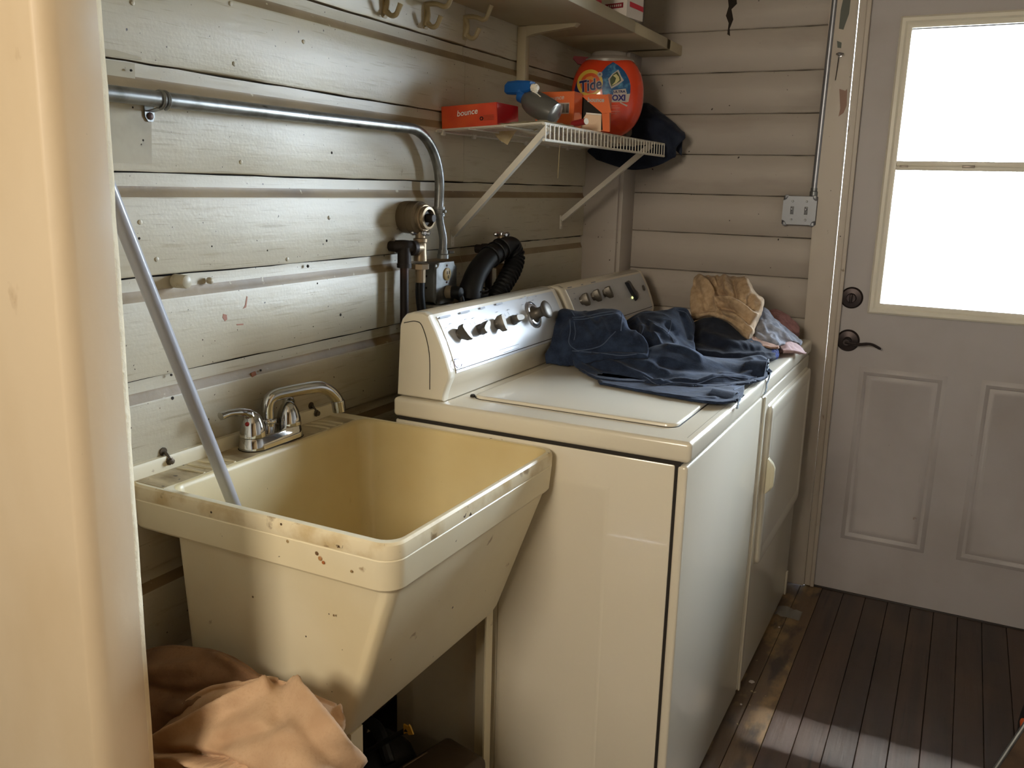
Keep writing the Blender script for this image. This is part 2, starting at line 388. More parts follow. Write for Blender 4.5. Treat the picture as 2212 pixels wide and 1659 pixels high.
# partition with the doorway the camera looks through
JX = .352
bm = B(); box(bm, (-.12, PY+.004, 0), (JX-.02, PY+.062, CEIL)); box(bm, (1.62, PY+.004, 0), (2.9, PY+.062, CEIL)); box(bm, (JX-.02, PY+.004, 2.08), (1.62, PY+.062, CEIL))
struct(fin('wall_partition', bm, M['jamb'], smooth=False))
bm = B(); n = 60; rows = []
for i in range(n+1):
    z = 2.1*i/n; j = (mnoise.noise(Vector((0, 0, z*14)))*.0025 + mnoise.noise(Vector((3, 0, z*45)))*.0016); q = abs(mnoise.noise(Vector((7, 0, z*30))))*.004
    xe = .3565+.003*(z-1)  # slight lean
    rows.append([bm.verts.new(p) for p in ((.02, PY+.001, z), (.02, PY-.018, z), (xe-.016, PY-.018, z), (xe-.010, PY-.0165, z), (xe-.004, PY-.004, z), (xe, PY+.004, z), (xe+.0006, PY+.0535-q*.5, z), (xe+j, PY+.0565-q*.2, z), (xe-.004+j-q, PY+.064, z))])
for a, b in zip(rows, rows[1:]):
    for k in range(8):
        f = bm.faces.new((a[k], a[k+1], b[k+1], b[k])); f.material_index = 1 if k in (6, 7) else 0
struct(fin('trim_9', bm, [M['jamb'], M['chip']], sharp=60))
bm = B(); box(bm, (1.58, PY-.018, 0), (1.62, PY+.066, 2.10), .003); struct(fin('trim_10', bm, M['jamb']))
bm = B(); box(bm, (.02, PY-.018, 2.07), (1.62, PY+.066, 2.17), .003); struct(fin('trim_11', bm, M['jamb']))
# the room the camera stands in
M['room'] = pmat('warm_room_paint', lin(214, 192, 156), .6)
bm = B(); box(bm, (2.8, -4.3, 0), (2.9, PY, CEIL)); struct(fin('wall_near_right', bm, M['room'], smooth=False))
bm = B(); box(bm, (-.4, -4.3, 0), (2.9, -4.2, CEIL)); struct(fin('wall_near_back', bm, M['room'], smooth=False))
bm = B(); box(bm, (-.5, -4.3, 0), (-.4, PY+.06, CEIL)); struct(fin('wall_near_left', bm, M['room'], smooth=False))
# outside: porch roof and ground
bm = B(); box(bm, (-1.5, D+.13, 2.36), (4, D+.36, 2.44)); struct(fin('roof', bm, M['ceil'], smooth=False))
bm = B(); box(bm, (-30, D+.16, -.3), (30, 60, -.16)); struct(fin('ground', bm, pmat('pale_ground', lin(150, 145, 130), .9), smooth=False))
# ------------------------------------------------------------------ washer and dryer
M['enamel'] = pmat('bisque_enamel', lin(216, 208, 190), .22, spec=.5, coat=.25, bumps=(('noise', 5, I3, .03, .01),))
M['panel'] = pmat('pale_silver_panel', lin(196, 198, 202), .27, .15, coat=.2)
M['knob'] = pmat('dark_metallic_knob', lin(92, 86, 78), .42, .6)
M['chromek'] = pmat('bright_knob_ring', lin(206, 206, 210), .15, .9)
M['print'] = pmat('grey_print', lin(120, 122, 130), .5)
M['gap'] = pmat('dark_gap', lin(34, 28, 22), .8)
TOP = .915; XB, XF = .158, .8312
CP = [(.158, .9165), (.166, 1.075), (.1715, 1.089), (.182, 1.1000), (.200, 1.1055), (.226, 1.1065), (.2385, 1.1012), (.2560, 1.0715), (.2690, 1.0455), (.2815, 1.016), (.2915, .987), (.2938, .977), (.2925, .9665), (.284, .947), (.2785, .930), (.2770, .9165)]
def machine(name, y0, y1, dz, label):
    r = empty(name, (XF, y0, 0), label, 'washing machine' if name == 'washer' else 'dryer')
    z = TOP+dz
    bm = B(); box(bm, (XB+.006, y0+.002, .028), (.8020, y1-.002, z-.0485), .004)
    fin('cabinet', bm, M['enamel'], r)
    bm = B(); box(bm, (XB+.012, y0+.0045, .03), (.812, y1-.0045, z-.040)); fin('dark_core', bm, M['gap'], r, smooth=False)
    bm = B(); box(bm, (.8065, y0+.002, .022), (.8262, y1-.002, z-.0485), .006, 3); fin('front_panel', bm, M['enamel'], r)
    bm = B(); box(bm, (XB, y0, z-.0425), (XF, y1, z), .0095, 4)
    tp = fin('top', bm, M['enamel'], r)
    # console
    pts = [Vector((x, 0, zz+dz)) for x, zz in CP]
    n = len(pts); c = sum((p for p in pts), Vector())/n
    bm = B(); ya, yb = y0+.015, y1-.014
    rings = []
    for y, s in ((ya, .955), (ya+.003, .985), (ya+.008, 1.0), (ya+.0225, 1.0), (ya+.0235, .994), (ya+.0245, .994), (ya+.0255, 1.0), (yb-.0255, 1.0), (yb-.0245, .994), (yb-.0235, .994), (yb-.0225, 1.0), (yb-.008, 1.0), (yb-.003, .985), (yb, .955)):
        rings.append([Vector((c.x+(p.x-c.x)*s, y, max(z+.0004, c.z+(p.z-c.z)*s))) for p in pts])
    rings_loft(bm, rings)
    con = fin('console', bm, M['enamel'], r, sharp=28)
    # shallow line on the end cap
    bm = B(); q = [Vector((.245, ya-.0006, .94+dz)), Vector((.243, ya-.0006, 1.02+dz)), Vector((.226, ya-.0006, 1.075+dz)), Vector((.208, ya-.0006, 1.086+dz)), Vector((.178, ya-.0006, 1.080+dz))]
    tube(bm, spline(q, 6), .0009, 6); fin('end_cap_seam', bm, M['gap'], con)
    # face strip of the console, a curved plate
    fp = [(x, zz+dz) for x, zz in CP[6:12]]; sp = spline([Vector((x, 0, zz)) for x, zz in fp], 5)
    sp = sp[1:]
    bm = B(); rr = []
    for y in (ya+.028, yb-.028):
        a = []
        for i, p in enumerate(sp):
            d = (sp[min(i+1, len(sp)-1)]-sp[max(i-1, 0)]).normalized(); nn = Vector((-d.z, 0, d.x))
            if nn.x < 0: nn = -nn
            a.append(Vector((p.x, y, p.z))+nn*.0016)
        b = [q-Vector((.003, 0, .002)) for q in reversed(a)]
        rr.append(a+b)
    rings_loft(bm, rr); pan = fin('control_panel', bm, M['panel'], r, sharp=40)
    bm = B(); tube(bm, [(.2935, ya+.028, .9835+dz), (.2935, yb-.028, .9835+dz)], .0013, 6); fin('panel_seam', bm, M['gap'], pan)
    for fx in (XB+.05, .78):
        for fy in (y0+.07, y1-.07): bm = B(); lathe(bm, [(.018, .0), (.018, .008), (.010, .010), (.010, .03)], (fx, fy, 0), (0, 0, 1), 12); fin('foot', bm, M['gap'], r)
    return r, tp, con, pan
F0 = Vector((.2690, 0, 1.0455)); FN = Vector((.905, 0, .425)).normalized(); FD = Vector((FN.z, 0, -FN.x))   # console face: point, normal, down-slope
def facept(u, v, dz=0): return on(u, v, F0+Vector((.002, 0, dz)), FN)
def wing_knob(par, c, ang, L=.040, name='knob'):
    """tapered grip on a round skirt; ang turns it in the plane of the face"""
    a = math.radians(ang); du = Vector((0, 1, 0))*math.sin(a) + FD*math.cos(a); dv = FN.cross(du)
    bm = B(); lathe(bm, [(.0125, -.001), (.0125, .006), (.0105, .009)], c, FN, 20)
    rings = []
    for h, l0, l1, wd in ((.004, .0125, .0135, .0115), (.010, L*.42, L*.50, .0105), (.020, L*.43, L*.53, .0088), (.0235, L*.41, L*.50, .0074)):
        rr = []
        for (s, t) in ((-1, -.35), (-.86, -.85), (-.4, -1), (.3, -.95), (.75, -.7), (1, -.15), (1, .15), (.75, .7), (.3, .95), (-.4, 1), (-.86, .85), (-1, .35)):
            rr.append(c+FN*h+du*(s*(l1 if s > 0 else l0))+dv*(t*wd))
        rings.append(rr)
    rings_loft(bm, rings); return fin(name, bm, M['knob'], par, sharp=40)
washer, wtop, wcon, wpan = machine('washer', .008, .692, 0.0, 'bisque top-loading washing machine beside the sink, jeans heaped on its lid')
for (u, v, a) in ((992, 722, 28), (1036, 712, 118), (1073, 701, -6), (1108, 692, 88)): wing_knob(wpan, facept(u, v), a, .043)
dc = facept(1152, 680)
bm = B(); lathe(bm, [(.036, -.001), (.036, .002), (.034, .003), (.032, .0015), (.030, .003), (.028, .004), (.022, .0045)], dc, FN, 36); ring = fin('dial_ring', bm, M['chromek'], wpan)
bm = B(); lathe(bm, [(.024, .002), (.022, .006), (.0155, .012), (.013, .022), (.0145, .030), (.021, .036), (.0235, .040), (.0235, .043), (.021, .0455), (.012, .0475), (.002, .048)], dc, FN, 36); fin('timer_dial', bm, M['knob'], wpan)
# printed marks and legend bars (too blurred in the photograph to read)
bm = B()
def mark(u, v, L, th=.0022, du=Vector((0, 1, 0))):
    c = facept(u, v)+FN*.0006; dv = FN.cross(du)
    prism(bm, [c-du*L/2-dv*th/2, c+du*L/2-dv*th/2, c+du*L/2+dv*th/2, c-du*L/2+dv*th/2], FN*.0004)
for u, v, L in ((961, 684, .045), (1004, 674, .042), (1042, 665, .022), (1078, 656, .033)): mark(u, v, L, .0042)
for u, v in ((973, 699), (1005, 690), (1022, 687), (963, 708), (1049, 690), (1040, 699), (1073, 674), (1098, 669), (1117, 678), (1010, 705), (1006, 713), (1020, 733), (1046, 725), (1053, 719), (1129, 658), (1126, 645), (1134, 641), (1143, 643), (1157, 640), (1151, 649)): mark(u, v, .009, .0016)
for u, v in ((974, 707), (987, 703), (1016, 700), (1025, 698), (1053, 693), (1091, 680), (1098, 677), (1047, 722)): mark(u, v, .008, .0010, (FD+Vector((0, .5, 0))).normalized())
for u, v, L in ((1100, 750, .10), (1104, 757, .08)): mark(u, v, L, .0014)
fin('panel_print', bm, M['print'], wpan, smooth=False)['kind'] = 'stuff'
bm = B(); lc = facept(989, 785)+FN*.0004; e = []
for i in range(28):
    a = 2*math.pi*(i+2)/34; e.append(lc+Vector((0, 1, 0))*math.cos(a)*.0135+FD*math.sin(a)*.0105)
tube(bm, e, .0013, 6); fin('oval_emblem', bm, pmat('lilac_grey_emblem', lin(150, 146, 170), .4), wpan)
# lid with rounded corners and the groove round it
bm = B(); rings_loft(bm, [rrect(.312, .774, .094, .606, .022, z) for z in (TOP-.004, TOP+.0052)]+[rrect(.3135, .7725, .0955, .6045, .021, TOP+.0068), rrect(.317, .769, .099, .601, .018, TOP+.0075)])
fin('lid', bm, M['enamel'], washer, sharp=50)
bm = B(); rings_loft(bm, [rrect(.309, .777, .091, .609, .024, z) for z in (TOP-.003, TOP+.0006)]); fin('lid_gap', bm, M['gap'], washer, sharp=50)
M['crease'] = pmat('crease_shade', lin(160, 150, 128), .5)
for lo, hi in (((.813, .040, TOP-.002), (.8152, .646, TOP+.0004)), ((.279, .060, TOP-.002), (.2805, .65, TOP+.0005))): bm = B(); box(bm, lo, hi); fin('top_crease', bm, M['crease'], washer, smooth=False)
bm = B(); lathe(bm, [(.006, 0), (.006, .004), (.004, .006)], (.306, .105, TOP), (0, 0, 1), 12); 
fin('lid_hinge', bm, M['gap'], washer)
# embossed side of the washer
for x0, x1, z0, z1, h in ((.432, .674, .09, .80, .0016), (.205, .385, .10, .42, .0016)):
    bm = B(); rings_loft(bm, [[Vector((a, .0102-d, b)) for a, b in ((x0+i, z0+i), (x1-i, z0+i), (x1-i, z1-i), (x0+i, z1-i))] for i, d in ((0, 0), (.006, h), (.012, h))])
    fin('side_emboss', bm, M['enamel'], washer, sharp=20)
for xa, zt in ((.386, .80), (.430, .86)): bm = B(); box(bm, (xa, .0094, .03), (xa+.0022, .0102, zt)); fin('side_seam', bm, M['crease'], washer, smooth=False)

dryer, dtop, dcon, dpan = machine('dryer', .700, 1.428, -.004, 'bisque front-loading dryer in the corner under a pile of laundry')
for (u, v, a) in ((1256, 650, -4), (1281, 641, 4), (1306, 634, 6)): wing_knob(dpan, facept(u, v, -.004), a, .040)
bm = B(); c = facept(1362, 625, -.004); rings = []
for h, s in ((0, 1.), (.007, .97), (.011, .8)):
    rings.append([c+FN*h+Vector((0, 1, 0))*p*s+FD*q*s for p, q in ((-.030, -.026), (-.004, -.030), (.004, -.012), (.018, .010), (.036, .020), (.030, .036), (.004, .042), (-.008, .030), (-.018, .006))])
rings_loft(bm, rings); fin('start_switch', bm, pmat('black_switch', lin(36, 38, 44), .3), dpan)
bm = B(); c = facept(1366, 643, -.004); lathe(bm, [(.004, 0), (.004, .0015), (.0025, .0025)], c, FN, 12)
lm = bpy.data.materials.new('lit_indicator'); lm.use_nodes = True; q = lm.node_tree.nodes['Principled BSDF']; q.inputs['Emission Color'].default_value = (.9, .95, .3, 1); q.inputs['Emission Strength'].default_value = .8
fin('indicator_lamp', bm, lm, dpan)
bm = B(); lathe(bm, [(.010, 0), (.010, .003), (.006, .004)], facept(1390, 622, -.004), FN, 16); fin('signal_button', bm, M['knob'], dpan)
bm = B()
for u, v, L in ((1230, 621, .030), (1257, 615, .014), (1281, 610, .035), (1240, 634, .010), (1242, 646, .008)):
    c = facept(u, v, -.004)+FN*.0006; prism(bm, [c-Vector((0, L/2, 0))-FD*.0014, c+Vector((0, L/2, 0))-FD*.0014, c+Vector((0, L/2, 0))+FD*.0014, c-Vector((0, L/2, 0))+FD*.0014], FN*.0004)
fin('panel_print', bm, M['print'], dpan, smooth=False)['kind'] = 'stuff'
# drum door of the dryer
bm = B(); dy0, dy1, dz0, dz1 = .768, 1.404, .375, .824
rings = []
for i, d in ((-.004, -.001), (0, .004), (0, .010), (.003, .0135), (.008, .0145), (.030, .0145), (.038, .0128), (.046, .0128)):
    rings.append([Vector((.8262+d, p.x, p.y)) for p in rrect(dy0+i, dy1-i, dz0+i, dz1-i, max(.004, .020-i*.3), 0)])
rings_loft(bm, rings); dd = fin('door', bm, M['enamel'], dryer, sharp=40)
bm = B(); h0, h1 = at(1664, 990, x=.845), at(1656, 1066, x=.845); yc = (h0.y+h1.y)/2
rings = []
for t in range(9):
    zz = h1.z+(h0.z-h1.z)*t/8; b = .018*min(1, min(t, 8-t)/1.5)+.002; rings.append([Vector((.8405+max(.0, dx)*b, yc+dyy, zz)) for dx, dyy in ((0, -.010), (.7, -.010), (1, -.006), (1, .006), (.7, .010), (0, .010))])
rings_loft(bm, rings); fin('door_handle', bm, pmat('cream_handle', lin(232, 222, 192), .2, coat=.4), dd)
for zz in (.775, .46):
    bm = B(); box(bm, (.826, 1.404, zz-.012), (.8385, 1.410, zz+.012), .001); fin('door_hinge', bm, M['gap'], dd)
    bm = B(); box(bm, (.826, 1.406, zz-.035), (.8375, 1.412, zz-.022), .001); fin('door_hinge', bm, M['gap'], dd)
bm = B(); box(bm, (.826, 1.392, .022), (.832, 1.413, .105), .002); fin('kick_trim', bm, M['enamel'], dryer)
bm = B(); box(bm, (.826, .708, .022), (.8315, .722, z1 if False else .862), .002); fin('edge_trim', bm, M['enamel'], dryer)
# ------------------------------------------------------------------ laundry tub
M['tub'] = pmat('yellowed_tub_plastic', lin(234, 224, 196), .34, layers=(
    ('noise', 3.2, I3, .42, .68, lin(222, 206, 166), 5, .6), ('noise', 20, I3, .70, .75, lin(140, 106, 62), 5, .7), ('noise', 60, I3, .765, .79, lin(60, 42, 26), 2)),
    bumps=(('noise', 30, I3, .06, .003),))
M['tubin'] = pmat('stained_tub_inside', lin(216, 200, 156), .38, layers=(
    ('noise', 3.0, I3, .40, .66, lin(200, 176, 122), 5, .7), ('noise', 18, (1, 1, .5), .69, .74, lin(136, 104, 58), 5, .7), ('noise', 55, I3, .77, .79, lin(50, 36, 22), 2)), bumps=(('noise', 30, I3, .06, .003),))
M['deck'] = pmat('grimy_tub_deck', lin(206, 190, 152), .4, layers=(('noise', 16, (.5, 1, 1), .47, .66, lin(128, 104, 70), 5, .85), ('noise', 60, I3, .70, .75, lin(60, 46, 30), 3)))
M['chrome'] = pmat('polished_chrome', lin(200, 200, 200), .08, 1.0)
SY0, SY1, SZ = -.572, .008, .860
sink = empty('utility_sink', (.28, -.28, 0), 'yellowed cream plastic laundry sink against the plank wall, its near side stained', 'sink')
bm = B()
spec = [  # x0, x1, y0, y1, r, z
    (.112, .432, -.532, -.028, .012, .486), (.106, .440, -.537, -.023, .016, .490), (.0985, .452, -.5385, -.0215, .018, .510), (.092, .546, -.556, -.006, .026, .776), (.091, .547, -.558, -.005, .034, .779),
    (-.0, .5535, -.5655, .004, .034, .780), (.0, .556, -.568, .006, .034, .784), (.0, .560, -.572, .0075, .034, .832), (.0,   .5588, -.571, .007, .034, .8335), (.0, .5598, -.5715, .0075, .034, .835), (.0, .5600, -.572, .008, .034, .850), (.0005,   .5588, -.571, .007, .033, .8565), (.003, .555, -.567, .005, .030, .8600)]
rings = [rrect(x0, x1, y0, y1, min(r, .034), z, 6) for x0, x1, y0, y1, r, z in spec]
rings_loft(bm, rings, True, False)
for f in bm.faces:
    if min(v.co.z for v in f.verts) > .8345: f.material_index = 1
M['tubrim'] = pmat('grimy_tub_rim', lin(232, 220, 190), .34, layers=(('noise', 16, I3, .50, .70, lin(196, 170, 120), 5, .8), ('noise', 26, I3, .63, .70, lin(132, 104, 68), 5, .8), ('noise', 60, I3, .70, .74, lin(70, 52, 34), 3)))
shell = fin('tub_shell', bm, [M['tub'], M['tubrim']], sink, sharp=24)
for u, v, r_, c_ in ((697, 1216, .0030, (170, 100, 50)), (683, 1196, .0035, (110, 84, 54)), (690, 1207, .004, (176, 130, 84)), (455, 1107, .0022, (60, 46, 32)), (606, 1133, .0022, (90, 70, 46)), (545, 1290, .002, (110, 90, 60)), (720, 1330, .002, (120, 96, 66)), (758, 1235, .0025, (150, 124, 84)), (620, 1170, .003, (160, 136, 96))):
    q = at(u, v, y=-.573 if v < 1260 else -.5595); bm = B(); lathe(bm, [(r_, 0), (r_*.8, .0006)], q+Vector((0, .0012, 0)), (0, -1, 0), 7); fin('stain_spot', bm, pmat('tub_stain', lin(*c_), .5), sink, smooth=False)
bm = B()
spec = [(.003, .555, -.567, .005, .030, .8600), (.084, .5485, -.556, -.002, .030, .8600), (.087, .5455, -.553, -.005, .030, .8575), (.090, .5435, -.551, -.007, .030, .850), (.118, .432, -.526, -.034, .024, .522), (.130, .420, -.514, -.046, .030, .506), (.20, .34, -.44, -.12, .04, .502)]
rings_loft(bm, [rrect(x0, x1, y0, y1, r, z, 6) for x0, x1, y0, y1, r, z in spec], False, True)
for f in bm.faces:
    if min(v.co.z for v in f.verts) > .8585: f.material_index = 1
fin('tub_basin', bm, [M['tubin'], M['tub']], sink, sharp=40)
bm = B(); rings_loft(bm, [[Vector((x, y, z)) for x, z in ((.0, .855), (.013, .855), (.013, .880), (.0105, .8855), (.0, .8855))] for y in (-.588, -.586, .004, .006)])
fin('backsplash', bm, M['tub'], sink, sharp=40)
bm = B(); box(bm, (.014, -.560, .8592), (.083, -.03, .8606)); fin('deck', bm, M['deck'], sink, smooth=False)
rib0 = None
for i, y in enumerate((-.470, -.445, -.420, -.395, -.120, -.097, -.074)):
    bm = B(); tube(bm, [(.020, y-.004, .8604), (.050, y, .8612), (.081, y+.003, .8600)], [.0022, .0034, .0030], 8, flat=.8); fin('drain_rib', bm, M['tub'], sink)
for u, v in ((364, 972), (682, 886)):
    p = at(u, v, x=.012); bm = B(); lathe(bm, [(.008, 0), (.008, .002), (.0055, .003), (.0055, .008), (.003, .009)], (.0125, p.y, .876), (1, 0, 0), 8); lathe(bm, [(.008, -.012), (.008, -.009)], (.012, p.y-.003, .892), (1, 0, 0), 12); tube(bm, [(.014, p.y, .88), (.005, p.y-.002, .892)], .0028, 8)
    fin('mounting_bolt', bm, pmat('rusty_bolt', lin(96, 84, 70), .45, .7), sink)
for x, y, s in ((.44, -.520, 1), (.432, -.012, -1), (.12, -.52, 1), (.12, -.03, -1)):
    bm = B(); sx_ = -1
    prism(bm, [(x, y-.002, 0), (x-.040, y-.002, 0), (x-.040, y+.003, 0), (x-.004, y+.003, 0), (x-.004, y+.03*s, 0), (x, y+.03*s, 0)], (0, 0, .4865 if x > .2 else .50)); fin('leg', bm, M['tub'], sink, smooth=False)
bm = B(); lathe(bm, [(.030, 0), (.030, .012), (.022, .014), (.022, .10)], (.27, -.28, .40), (0, 0, 1), 20); fin('drain_pipe', bm, M['tub'], sink)

# ------------------------------------------------------------------ faucet
fb = empty('faucet', (.05, -.262,   .8625), 'chrome two-handle faucet with swivel spout on the sink deck', 'faucet')
FC = Vector((.049, -.258, .8605)); L2, W2 = .080, .0285
def stad(l, ww, z, n=8):
    o = []
    for s, a0 in ((1, -0), (-1, 180)):
        for i in range(n+1):
            a = math.radians(a0+180*i/n); o.append(Vector((FC.x+ww*math.cos(a), FC.y+s*(l-ww)+ww*math.sin(a), z)))
    return o
bm = B(); rings_loft(bm, [stad(L2, W2, .8622), stad(L2, W2, .864), stad(L2-.004, W2-.0035, .884), stad(L2-.006, W2-.0055, .8865), stad(L2-.008, W2-.008, .887)])
fin('base', bm, M['chrome'], fb, sharp=35)
bm = B(); rings_loft(bm, [stad(L2+.001, W2+.001, .8612), stad(L2+.001, W2+.001, .862)]); fin('gasket', bm, M['gap'], fb)
for s, tipuv in ((-1, (487, 893)), (1, (662, 845))):
    hy = FC.y+s*.0515; hx = FC.x
    bm = B(); lathe(bm, [(.0255, .887), (.0255, .889), (.0240, .900), (.0208, .914), (.0150, .927), (.0075, .9345), (.001, .936)], (hx, hy, 0), (0, 0, 1), 24)
    hd = fin('handle', bm, M['chrome'], fb)
    e = Vector((hx-.010, hy-.072, .940)) if s < 0 else Vector((hx-.030, hy+.040, .950))
    top = Vector((hx, hy, .918)); d = Vector((e.x-hx, e.y-hy, 0)).normalized()
    bm = B(); tube(bm, spline([top-d*.004, top+d*.016+Vector((0, 0, .018)), e-d*.022+Vector((0, 0, .002)), e], 6), [.0140]*2+[.0125]*4+[.0100]*4+[.0082]*4+[.0084]*3+[.0090]*2, 12, flat=.85)
    fin('lever', bm, M['chrome'], hd)
    if s < 0:
        bm = B(); c = at(525, 911, y=hy-.018); bmesh.ops.create_uvsphere(bm, u_segments=12, v_segments=8, radius=.0045, matrix=Matrix.Translation((hx+.005, hy-.0195, .915))); fin('hot_dot', bm, pmat('red_dot', lin(150, 20, 14), .3), hd)
bm = B(); sx, sy = FC.x-.012, FC.y+.004
lathe(bm, [(.014, .886), (.014, .899)], (sx, sy, 0), (0, 0, 1), 20); lathe(bm, [(.0172, .899), (.0178, .900), (.0178, .905), (.0165, .907)], (sx, sy, 0), (0, 0, 1), 20); fin('spout_collar', bm, M['chrome'], fb)
E2 = at(735, 905, z=.905); E2 = Vector((sx+.060, sy+.150, .905)); dr = Vector((E2.x-sx, E2.y-sy, 0)); ln = dr.length; dr.normalize()
def sp_(t, z): return Vector((sx, sy, z))+dr*t
bm = B(); path = spline([sp_(0, .905), sp_(0, .928), sp_(.004, .944), sp_(.018, .953), sp_(.05, .956), sp_(.09, .9575), sp_(.118, .956), sp_(.140, .945), sp_(ln-.004, .925), sp_(ln, .908)], 6)
n = len(path); tube(bm, path, [.0118+.0012*math.sin(3*i/n) for i in range(n)], 16)
spt = fin('spout', bm, M['chrome'], fb)
bm = B(); dd_ = (path[-1]-path[-4]).normalized(); lathe(bm, [(.0136, -.014), (.0144, -.013), (.0138, .010), (.0105, .011)], path[-1], dd_, 20); fin('aerator', bm, M['chrome'], spt)
# ------------------------------------------------------------------ white pole standing in the tub
Tp = at(186, 285, y=-.745); Mp = at(508, 1097, y=-.470); dp = (Mp-Tp)
Bp = Tp+dp*((.526-Tp.z)/dp.z)
print('POLE', Tp, Mp, Bp)
pole = empty('pole', Bp, 'long grey-white round pole leaning from the sink basin up to the wall', 'pole')
T2 = Tp-dp.normalized()*.12
bm = B(); tube(bm, [Bp+dp.normalized()*-.004, T2], .0112, 20); fin('shaft', bm, pmat('grey_white_pole', lin(168, 170, 178), .35, coat=.2), pole)
bm = B(); tube(bm, [T2+dp.normalized()*.001, T2-dp.normalized()*.02], .0122, 20); fin('end_cap', bm, M['gap'], pole)
# ------------------------------------------------------------------ conduit, outlet, valves, hose on the left wall
M['galv'] = pmat('galvanized_steel', lin(150, 152, 152), .36, .85, layers=(('noise', 30, I3, .45, .65, lin(118, 118, 116), 5, .8), ('noise', 70, (1, .2, 1), .70, .76, lin(70, 64, 58), 3)))
M['galvd'] = pmat('dull_box_steel', lin(128, 130, 132), .38, .7, layers=(('noise', 18, I3, .45, .7, lin(96, 96, 94), 5, .8),))
M['iron'] = pmat('black_iron_fitting', lin(44, 36, 32), .55, .4, bumps=(('noise', 60, I3, .4, .003),))
M['rust'] = pmat('rusty_brown_pipe', lin(84, 52, 42), .5, .3, layers=(('noise', 20, (1, 1, .3), .42, .62, lin(38, 30, 28), 5),))
M['brass'] = pmat('tarnished_nickel_brass', lin(152, 134, 110), .4, .75)
M['rubber'] = pmat('black_rubber', lin(15, 15, 17), .5, spec=.35)
CX = .034; CR = .0128
zc0 = at(175, 195, x=CX).z; zc1 = at(870, 275, x=CX).z
con = empty('conduit', (CX, .40, 1.19), 'galvanized steel conduit pipe running along the plank wall and bending down to the outlet box', 'conduit')
b0 = at(957, 548, x=.040); b1 = at(948, 448, x=CX); b2 = at(950, 380, x=CX)
yv = b2.y
path = [Vector((CX, -1.0, zc0)), Vector((CX, -.40, zc0+.001)), Vector((CX, yv-.135, zc1))] + [Vector((CX, yv-.135+.135*math.sin(a*math.pi/24), zc1-.135+.135*math.cos(a*math.pi/24))) for a in range(1, 12)] + [Vector((CX, yv, zc1-.135)), b1]
ms = at(657, 250, x=CX).y
p1 = [Vector((CX, -.836, zc0)), Vector((CX, ms, (zc0+zc1)/2))]
bm = B(); tube(bm, p1, CR, 20); fin('straight_run', bm, M['galv'], con)
bm = B(); tube(bm, [Vector((CX, ms+.0015, (zc0+zc1)/2))]+path[2:], CR*.97, 20); fin('bent_run', bm, M['galv'], con)
bm = B(); lathe(bm, [(.0165, -.002), (.0165, .004), (.0152, .005), (.0152, .016), (.0165, .017), (.0165, .022)], b1, (0, 0, -1), 18); box(bm, (b1.x+.010, b1.y-.004, b1.z-.014), (b1.x+.022, b1.y+.004, b1.z-.006), .002); fin('coupling', bm, M['galv'], con)
bm = B(); tube(bm, spline([b1, b1+(b0-b1)*.3, b0+Vector((0, 0, .04)), b0], 6), CR*.82, 16); fin('lower_run', bm, M['galv'], con)
bm = B(); lathe(bm, [(.0155, 0), (.0155, .010), (.0135, .012), (.0135, .022)], b0+Vector((0, 0, -.012)), (0, 0, 1), 18); tube(bm, [b0+Vector((.010, .012, .004)), b0+Vector((.018, .024, .004))], .004, 10); fin('box_connector', bm, M['galv'], con)
s0 = at(352, 215, x=CX)
bm = B()
for dy in (-.007, 0.003):
    tube(bm, [Vector((CX+.0138*math.cos(a), s0.y+dy, zc0+.0138*math.sin(a))) for a in [math.radians(20*i-90) for i in range(0, 14)]]+[Vector((.002, s0.y+dy, zc0+.0138))], .0028, 8)
prism(bm, [Vector((.0025, s0.y-.0145+dy, zc0+dz)) for dy, dz in ((.002, -.008), (.022, -.008), (.022, -.026), (.018, -.034), (.008, -.034), (.002, -.026))], (.0018, 0, 0))
prism(bm, [Vector((CX-.004, s0.y-.010, zc0-.012)), Vector((CX-.004, s0.y+.006, zc0-.012)), Vector((.0025, s0.y+.006, zc0-.017)), Vector((.0025, s0.y-.010, zc0-.017))], (0, 0, -.0018))
stp = fin('pipe_strap', bm, M['galv'], con)
bm = B(); lathe(bm, [(.0065, 0), (.006, .002), (.003, .0035)], (.004, s0.y-.002, zc0-.025), (1, 0, 0), 12); fin('strap_screw', bm, M['rust'], stp)

# outlet box
o0 = at(943, 563, x=.056); o1 = at(985, 660, x=.056)
OY0, OY1 = o0.y, o0.y+.100; OZ1 = 1.180; OZ0 = OZ1-.106
ob = empty('outlet_box', (.03, (OY0+OY1)/2, OZ0), 'square steel outlet box below the conduit with a black plug in its lower socket', 'outlet')
bm = B(); box(bm, (.001, OY0+.003, OZ0+.003), (.050, OY1-.003, OZ1-.003), .006); fin('box', bm, M['galvd'], ob)
def notched(y0, y1, z0, z1, x, r, n=5):
    o = []
    for cy, cz, a0 in ((y1, z1, 270), (y0, z1, 0), (y0, z0, 90), (y1, z0, 180)):
        for i in range(n+1):
            a = math.radians(a0-90*i/n); o.append(Vector((x, cy+r*math.cos(a), cz+r*math.sin(a))))
    return o
bm = B(); rings_loft(bm, [notched(OY0, OY1, OZ0, OZ1, x, r) for x, r in ((.050, .011), (.0535, .011), (.056, .014))]); cov = fin('cover', bm, M['galv'], ob, sharp=30)
yc, zc = (OY0+OY1)/2, (OZ0+OZ1)/2
bm = B(); lathe(bm, [(.0165, 0), (.0165, .003), (.014, .0045)], (.056, yc, zc+.022), (1, 0, 0), 24); so = fin('socket', bm, pmat('ivory_socket', lin(190, 168, 118), .4), ob)
